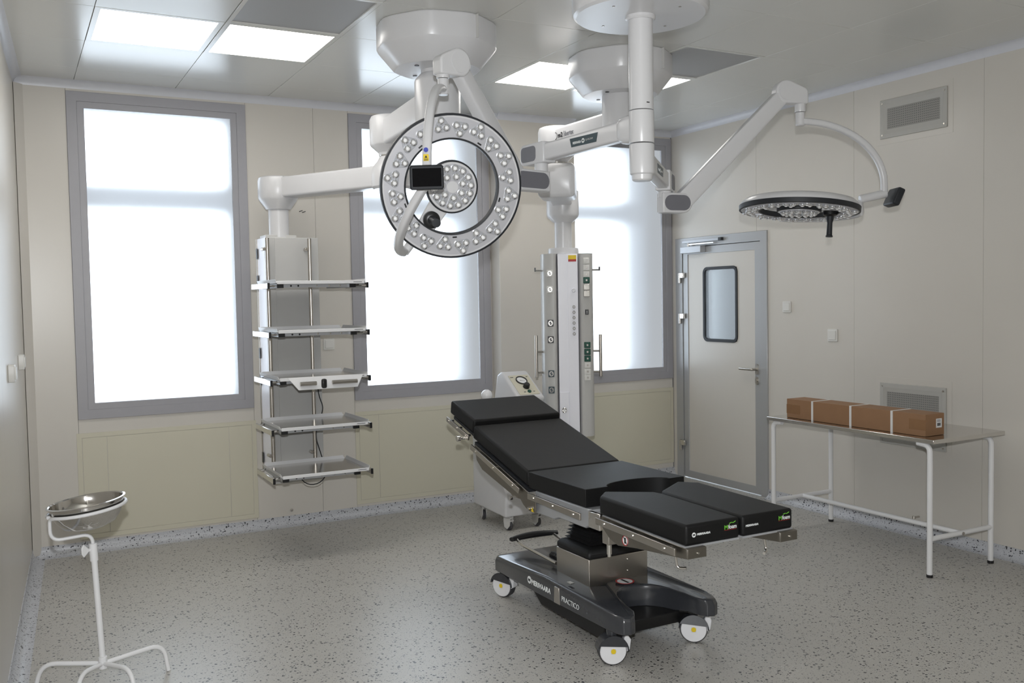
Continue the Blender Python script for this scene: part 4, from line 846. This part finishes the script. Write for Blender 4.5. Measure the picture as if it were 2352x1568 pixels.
def lamp_arm(zc, elbow, pivot, top, spin):
    elbow = V(elbow); d = V((elbow.x - PX_, elbow.y - PY_, 0)); L_ = d.length; d.normalize(); s = V((-d.y, d.x, 0)); root = V((PX_, PY_, zc)); zt_ = zc - .012
    bm = nb(); pr_ = rrect(.062, .086, .012, 3); pr0 = rrect(.085, .128, .03, 3)
    loft(bm, [[root + d * a + s * (q[0] * f) + Z * (q[1] * g) for q in pr0] for a, f, g in ((.0, 1, 1), (.07, 1, 1), (.112, .95, .90), (.125, .85, .72))]); obj('arm_root', bm, 'white', sl)
    bm = nb(); loft(bm, [[root + d * .10 + s * q[0] + Z * q[1] for q in pr_], [root + d * (L_ - .05) + Z * (zt_ - zc) + s * q[0] + Z * q[1] for q in pr_]]); arm = obj('arm', bm, 'white', sl)
    hd_ = root + d * (L_ - .07) + Z * (zt_ - zc); bm = nb(); capsule(bm, hd_, d, .20, .105, .078, .03); eh = obj('elbow_head', bm, 'white', sl, bev=.006)
    side_caps(eh, hd_, d, .065, .19, .076, .078, .022)
    ec = root + d * L_ ; pv = V(pivot); zl = pv.z
    obj('elbow_bearing', cyl(nb(), (ec.x, ec.y, zl + .03), (ec.x, ec.y, zt_ - .045), .034, seg=28), 'white', sl)
    dp = V((pv.x - ec.x, pv.y - ec.y, 0)).normalized()
    hb = V((ec.x, ec.y, zl)) - dp * .028; Lh = (V((pv.x, pv.y, 0)) - V((hb.x, hb.y, 0))).length + .052
    bm = nb(); capsule(bm, hb, dp, Lh, .104, .072, .05); lh = obj('lower_joint', bm, 'white', sl, bev=.006); side_caps(lh, hb, dp, .010, Lh - .012, .080, .072, .039)
    # spring arm
    tp = V(top); dv = (tp - pv).normalized(); sv_ = V((-dv.y, dv.x, 0)).normalized(); uv_ = sv_.cross(dv) * -1; La = (tp - pv).length
    bm = nb(); rings = []
    for a, wd, ht in ((-.03, .058, .070), (.03, .066, .098), (La * .5, .062, .092), (La - .03, .058, .080), (La + .0, .056, .07)): rings.append([pv + dv * a + sv_ * q[0] * wd + uv_ * q[1] * ht for q in rrect(1, 1, .16, 3)])
    loft(bm, rings); obj('spring_arm', bm, 'white', sl)
    # top knuckle with the vertical spindle
    sp = V(spin); hz = V((sp.x - tp.x, sp.y - tp.y, 0)); Lk = hz.length; hz.normalize(); s3 = V((-hz.y, hz.x, 0)); rk = .064
    pts = [(rk * math.cos(a), rk * math.sin(a)) for a in [math.radians(60 + 190 * k / 18) for k in range(19)]] + [(Lk - .03, -.062), (Lk + .034, -.062), (Lk + .034, .005), (Lk + .022, .022)]
    bm = nb(); prism(bm, [tp + hz * a + Z * b_ - s3 * .034 for a, b_ in pts], s3 * .068); kn = obj('knuckle', bm, 'white', sl, bev=.010, seg=3)
    for sg in (-1, 1): obj('pivot_cap', cyl(nb(), tp + s3 * (sg * .034), tp + s3 * (sg * .0365), .046, seg=28), 'white', kn)
    sc0 = V((sp.x, sp.y, 0)); ztop = tp.z - .055
    obj('spindle', lathe(nb(), [(.0, 2.585), (.0285, 2.585), (.0295, 2.59), (.0295, ztop), (.0, ztop)], sc0, Z, 28), 'white', sl)
    obj('spindle', lathe(nb(), [(.0, 2.512), (.020, 2.512), (.0245, 2.518), (.0245, 2.582), (.0, 2.582)], sc0, Z, 28), 'white', sl)
    return arm, root, d, s, L_
def bow(name, pts, w_=.034, t=.022):
    return obj(name, sweep(nb(), pts, rrect(w_ * 1.25, t * 1.45, .013, 4)), 'white', sl)
lens_me = mesh_of(lathe(nb(), [(.0, -.002), (.0160, -.002), (.0165, .0), (.0160, .004), (.0125, .0080), (.0075, .0100), (.0, .0105)], (0, 0, 0), Z, 14), 'lens')
core_me = mesh_of(lathe(nb(), [(.0, .006), (.0090, .0075), (.0080, .0112), (.0045, .0134), (.0, .0140)], (0, 0, 0), Z, 12), 'lensc')
def pocket_mesh(s):
    o_ = [V((math.cos(math.radians(a)), math.sin(math.radians(a)))) for a in (90, 210, 330)]; q = []
    for k in range(3):
        for t in (-.55, -.25, 0, .25, .55): a = math.radians((90, 210, 330)[k] + t * 62); q.append((s * (.52 * o_[k].x + .5 * math.cos(a)), s * (.52 * o_[k].y + .5 * math.sin(a))))
    bm = nb(); loft(bm, [[(x_, y_, .0) for x_, y_ in q], [(x_, y_, .0022) for x_, y_ in q], [(x_ * .94, y_ * .94, .0028) for x_, y_ in q]]); return mesh_of(bm, 'pocket', False)
pock_me = pocket_mesh(.0400)
def lamp_head(c, n, e1, e2, hole_rot, label=None):
    c, n, e1, e2 = V(c), V(n).normalized(), V(e1).normalized(), V(e2).normalized(); RO, RI = .315, .2085
    prof = [(RI + .004, -.004), (RO - .005, -.004), (RO, -.008), (RO + .001, -.020), (RO, -.032), (RO - .008, -.048), (RO - .026, -.064), (RO - .055, -.072), (RI + .060, -.068), (RI + .040, -.052), (RI + .008, -.026)]
    lh = obj('lamp_head', lathe(nb(), prof, c, n, 72, closed=True), 'white', sl)
    obj('outer_gasket', lathe(nb(), [(RO - .004, -.0015), (RO + .0045, -.004), (RO + .0060, -.028), (RO - .0005, -.030)], c, n, 72, closed=True), 'dgrey', lh)
    obj('inner_gasket', lathe(nb(), [(RI + .007, -.0015), (RI - .001, -.003), (RI - .002, -.030), (RI + .008, -.030)], c, n, 72, closed=True), 'dgrey', lh)
    obj('lens_plate', lathe(nb(), [(RI + .008, -.0035), (RO - .012, -.0035), (RO - .012, -.0015), (RI + .008, -.0015)], c, n, 72, closed=True), 'face', lh)
    mw = lambda p, a: M.Translation(p) @ M((( *[0] * 0, e1.x * math.cos(a) + e2.x * math.sin(a), -e1.x * math.sin(a) + e2.x * math.cos(a), n.x), (e1.y * math.cos(a) + e2.y * math.sin(a), -e1.y * math.sin(a) + e2.y * math.cos(a), n.y), (e1.z * math.cos(a) + e2.z * math.sin(a), -e1.z * math.sin(a) + e2.z * math.cos(a), n.z))).to_4x4()
    def module(cc, a, lift):
        inst(pock_me, 'reflector_pocket', mw(cc + n * (lift - .0018), a), lh)
        for k in range(3):
            b_ = a + math.radians(90 + 120 * k); q = cc + (e1 * math.cos(b_) + e2 * math.sin(b_)) * .0215
            l = inst(lens_me, 'led_lens', mw(q + n * lift, 0), lh)
            inst(core_me, 'led_emitter', mw(q + n * lift, 0), lh)
    NR = 20; rm = (RI + RO) / 2 + .001
    for k in range(NR):
        a = 2 * PI * (k + .5) / NR; module(c + (e1 * math.cos(a) + e2 * math.sin(a)) * (rm + (.006 if k % 2 else -.006)), a + (-PI / 2 if k % 2 else PI / 2), .0)
    for k in range(5):
        a = math.radians(hole_rot + 36 + 72 * k); ra, ta = e1 * math.cos(a) + e2 * math.sin(a), -e1 * math.sin(a) + e2 * math.cos(a)
        obj('sensor_slot', plate(nb(), c + ra * (RI + .016) - n * .0012, ta, ra, .020, .007, .001 if ta.cross(ra).dot(n) > 0 else -.001, .001, 1), 'black', lh)
    cd_ = c + n * .004; rc = .1135
    obj('centre_disc', lathe(nb(), [(.0, -.002), (rc - .006, -.002), (rc - .001, -.006), (rc, -.014), (rc - .004, -.034), (rc - .03, -.046), (.0, -.048)], cd_, n, 56), 'white', lh)
    obj('centre_gasket', lathe(nb(), [(rc - .003, -.0035), (rc + .004, -.006), (rc + .005, -.026), (rc - .001, -.028)], cd_, n, 56, closed=True), 'dgrey', lh)
    obj('centre_plate', lathe(nb(), [(.0, -.003), (rc - .012, -.003), (rc - .012, -.0005), (.0, -.0005)], cd_, n, 48), 'face', lh)
    for k in range(7):
        a = 2 * PI * k / 7 + .3; module(cd_ + (e1 * math.cos(a) + e2 * math.sin(a)) * .070, a + PI / 2, .001)
    obj('centre_boss', cyl(nb(), cd_, cd_ + n * .002, .026, seg=28), 'white', lh)
    a = math.radians(hole_rot); ra, ta = e1 * math.cos(a) + e2 * math.sin(a), -e1 * math.sin(a) + e2 * math.cos(a)
    bm = nb(); prism(bm, [c + ra * r_ + ta * t_ - n * .014 for r_, t_ in ((rc - .01, -.046), (RI + .01, -.040), (RI + .01, .040), (rc - .01, .046))], -n * .028); obj('bridge', bm, 'white', lh, bev=.006)
    hc = c + ra * .172
    obj('handle_mount', lathe(nb(), [(.0, -.016), (.036, -.016), (.038, -.012), (.038, .006), (.030, .010), (.022, .014), (.0, .014)], hc, n, 32), 'black', lh)
    obj('handle', lathe(nb(), [(.0, .01), (.020, .01), (.019, .03), (.014, .05), (.0155, .115), (.019, .120), (.019, .126), (.0, .127)], hc, n, 28), 'dgrey', lh)
    return lh
# upper arm, lamp turned to the camera
armA, rtA, dA, sA, LA = lamp_arm(2.347, (-2.813, -2.530, 0), (-2.970, -2.568, 2.192), (-3.411, -2.808, 2.660), (-3.481, -2.822, 0))
C1 = V((-3.455, -2.840, 2.106)); vc = (CAM - C1).normalized()
n1 = (vc + RX * .20 - UX * .09).normalized(); e1 = (RX - n1 * RX.dot(n1)).normalized(); e2 = n1.cross(e1)
lamp_head(C1, n1, e1, e2, 236)
J1 = V((-3.721, -3.176, 2.088)); S1 = V((-3.482, -2.823, 2.535))
hz = V((J1.x - S1.x, J1.y - S1.y, 0)); zz = S1.z - J1.z
bow('upper_bow', [S1 + hz * math.sin(t) - Z * (zz * (1 - math.cos(t))) for t in [PI / 2 * k / 18 for k in range(19)]] + [J1 - Z * .03], .030, .022)
pd = (e1 * -.60 + e2 * -.80).normalized(); P1 = C1 + pd * .335 - n1 * .03
a_ = (J1 - C1); ra_ = a_.length; a_.normalize(); pd2 = (P1 - C1); rp_ = pd2.length; pd2.normalize(); om = a_.angle(pd2)
arcp_ = []
for k in range(19):
    t = k / 18; arcp_.append(C1 + ((a_ * math.sin((1 - t) * om) + pd2 * math.sin(t * om)) / math.sin(om)) * ((ra_ - .03) * (1 - t) + (rp_ + .025) * t))
bow('lower_bow', arcp_, .034, .022)
obj('bow_pivot', cyl(nb(), P1 - pd2 * .03, P1 + pd2 * .03, .020, seg=20), 'white', sl, bev=.003)
obj('bow_joint', cyl(nb(), J1 - a_ * .045, J1 + a_ * .02, .021, seg=20), 'white', sl, bev=.003)
DC = J1 + V((-.010, -.020, .005)) + (CAM - J1).normalized() * .028; dn = (CAM - DC).normalized(); dn = (dn + V((0, 0, -.16)) + RX * .10).normalized(); dx = (RX - dn * RX.dot(dn)).normalized(); dy = dn.cross(dx)
bm = nb(); prism(bm, [DC + dx * a + dy * b_ - dn * .014 for a, b_ in rrect(.134, .096, .010, 4)], dn * .026); ds = obj('display', bm, 'dgrey', sl, bev=.005)
obj('screen', plate(nb(), DC + dn * .0122 + dy * .002, dx, dy, .114, .072, .001 if dx.cross(dy).dot(dn) > 0 else -.001, .002, 2), 'screen', ds)
# stickers on the bow
ub = bpy.data.objects['upper_bow']; q = J1 + Z * .085; n_ = V((J1.x - S1.x, J1.y - S1.y, 0)).normalized(); sx_ = n_.cross(Z) * -1
obj('warning_sticker', plate(nb(), q - n_ * .002 + n_ * .0125, sx_, Z, .022, .027, .0008 if sx_.cross(Z).dot(n_) > 0 else -.0008, .001, 1), 'yellow', ub)
bm = nb(); prism(bm, [q + n_ * .0116 + sx_ * a + Z * b_ for a, b_ in ((-.006, -.001), (.006, -.001), (0, .009))], n_ * .0006); obj('sticker_triangle', bm, 'ink', ub)
for k in range(3): obj('sticker_line', plate(nb(), q + n_ * .0116 - Z * (.005 + .003 * k), sx_, Z, .017, .0014, .0005 if sx_.cross(Z).dot(n_) > 0 else -.0005, .0004, 1), 'ink', ub)
disc_mark('round_sticker', 'blue', ub, q + Z * .031 + n_ * .0095, n_, .0095)
# lower arm, lamp turned down
armB, rtB, dB, sB, LB = lamp_arm(2.212, (-2.180, -2.715, 0), (-2.087, -2.728, 2.088), (-1.482, -2.870, 2.688), (-1.398, -2.898, 0))
C2 = V((-1.387, -2.875, 2.048)); hcam = V((CAM.x - C2.x, CAM.y - C2.y, 0)).normalized()
n2 = (V((0, 0, -1)) + hcam * .062 - RX * .055).normalized(); f1 = (RX - n2 * RX.dot(n2)).normalized(); f2 = n2.cross(f1)
lamp_head(C2, n2, f1, f2, 0)
J2 = V((-.974, -3.095, 2.140)); S2 = V((-1.400, -2.900, 2.535)); hz = V((J2.x - S2.x, J2.y - S2.y, 0)); zz = S2.z - J2.z - .05
ub2 = bow('upper_bow', [S2 + hz * math.sin(t) - Z * (zz * (1 - math.cos(t))) for t in [PI / 2 * k / 18 for k in range(19)]] + [J2 + Z * .01], .030, .024)
Q2 = V((-1.095, -3.035, 2.112)); obj('bow_joint', cyl(nb(), J2 - (Q2 - J2).normalized() * .012, Q2, .023, seg=20), 'white', sl, bev=.004)
q0 = (Q2 - C2); q0 = (q0 - n2 * q0.dot(n2)); rq = .352; q0.normalize(); q1 = n2.cross(q0); q1 = q1 if q1.dot(hcam) < 0 else -q1
bow('lower_bow', [Q2 - Z * .01] + [C2 - n2 * .02 + (q0 * math.cos(t) + q1 * math.sin(t)) * rq for t in [PI / 2 * (.06 + .94 * k / 16) for k in range(17)]], .022, .034)
P2 = C2 - n2 * .02 + q1 * .335; obj('bow_pivot', cyl(nb(), P2 - q1 * .03, P2 + q1 * .03, .020, seg=20), 'white', sl)
u_ = (J2 - Q2); u_.z = 0; u_.normalize(); wv = V((u_.y, -u_.x, 0)); DC = J2 + u_ * .055 - Z * .020; tz = (Z * .91 + u_ * .40).normalized(); tn = u_ * .91 - Z * .40
s_ = tz.cross(tn).normalized()
bm = nb(); prism(bm, [DC + s_ * a + tz * b_ - tn * .02 for a, b_ in rrect(.134, .098, .012, 4)], tn * .040); ds = obj('display', bm, 'dgrey', sl, bev=.008)
obj('screen', plate(nb(), DC + tn * .0202, s_, tz, .114, .074, .001 if s_.cross(tz).dot(tn) > 0 else -.001, .002, 2), 'screen', ds)
q = J2 + Z * .06 + u_ * .0125; sx_ = u_.cross(Z)
obj('warning_sticker', plate(nb(), q, sx_, Z, .018, .030, .001 if sx_.cross(Z).dot(u_) > 0 else -.001, .001, 1), 'yellow', ub2); obj('round_sticker', cyl(nb(), q + Z * .034, q + Z * .034 + u_ * .001, .009), 'blue', ub2)
# dark slanted brand plates on both arms
def arm_plate(arm, root, d, s, L_, zc, words):
    sg = 1 if s.dot(CAM - root) > 0 else -1; n_ = s * sg; ax = Z.cross(n_).normalized(); c = root + d * (L_ * .49) + n_ * .0312; c.z = zc - .003
    hw = .105; bm = nb(); prism(bm, [c + ax * a + Z * b_ for a, b_ in ((-hw, .022), (hw, .022), (hw - .012, -.020), (-hw + .012, -.020))], n_ * .0012); pl = obj('name_plate', bm, 'teal', arm)
    if words:
        text('MERIVAARA', 'inkw', pl, c - ax * .050 + n_ * .0013 - Z * .002, ax, Z, .062, .012, bold=.02); disc_mark('emblem', 'inkw', pl, c - ax * .003 + n_ * .0012, n_, .011); text('M', 'teal', pl, c - ax * .003 + n_ * .0021, ax, Z, .011, .009, bold=.02, name='emblem_letter'); text('Q-FLOW', 'lgrey', pl, c + ax * .043 + n_ * .0013, ax, Z, .055, .010)
    return pl
arm_plate(armA, rtA, dA, sA, LA, 2.345, True); arm_plate(armB, rtB, dB, sB, LB, 2.207, True)
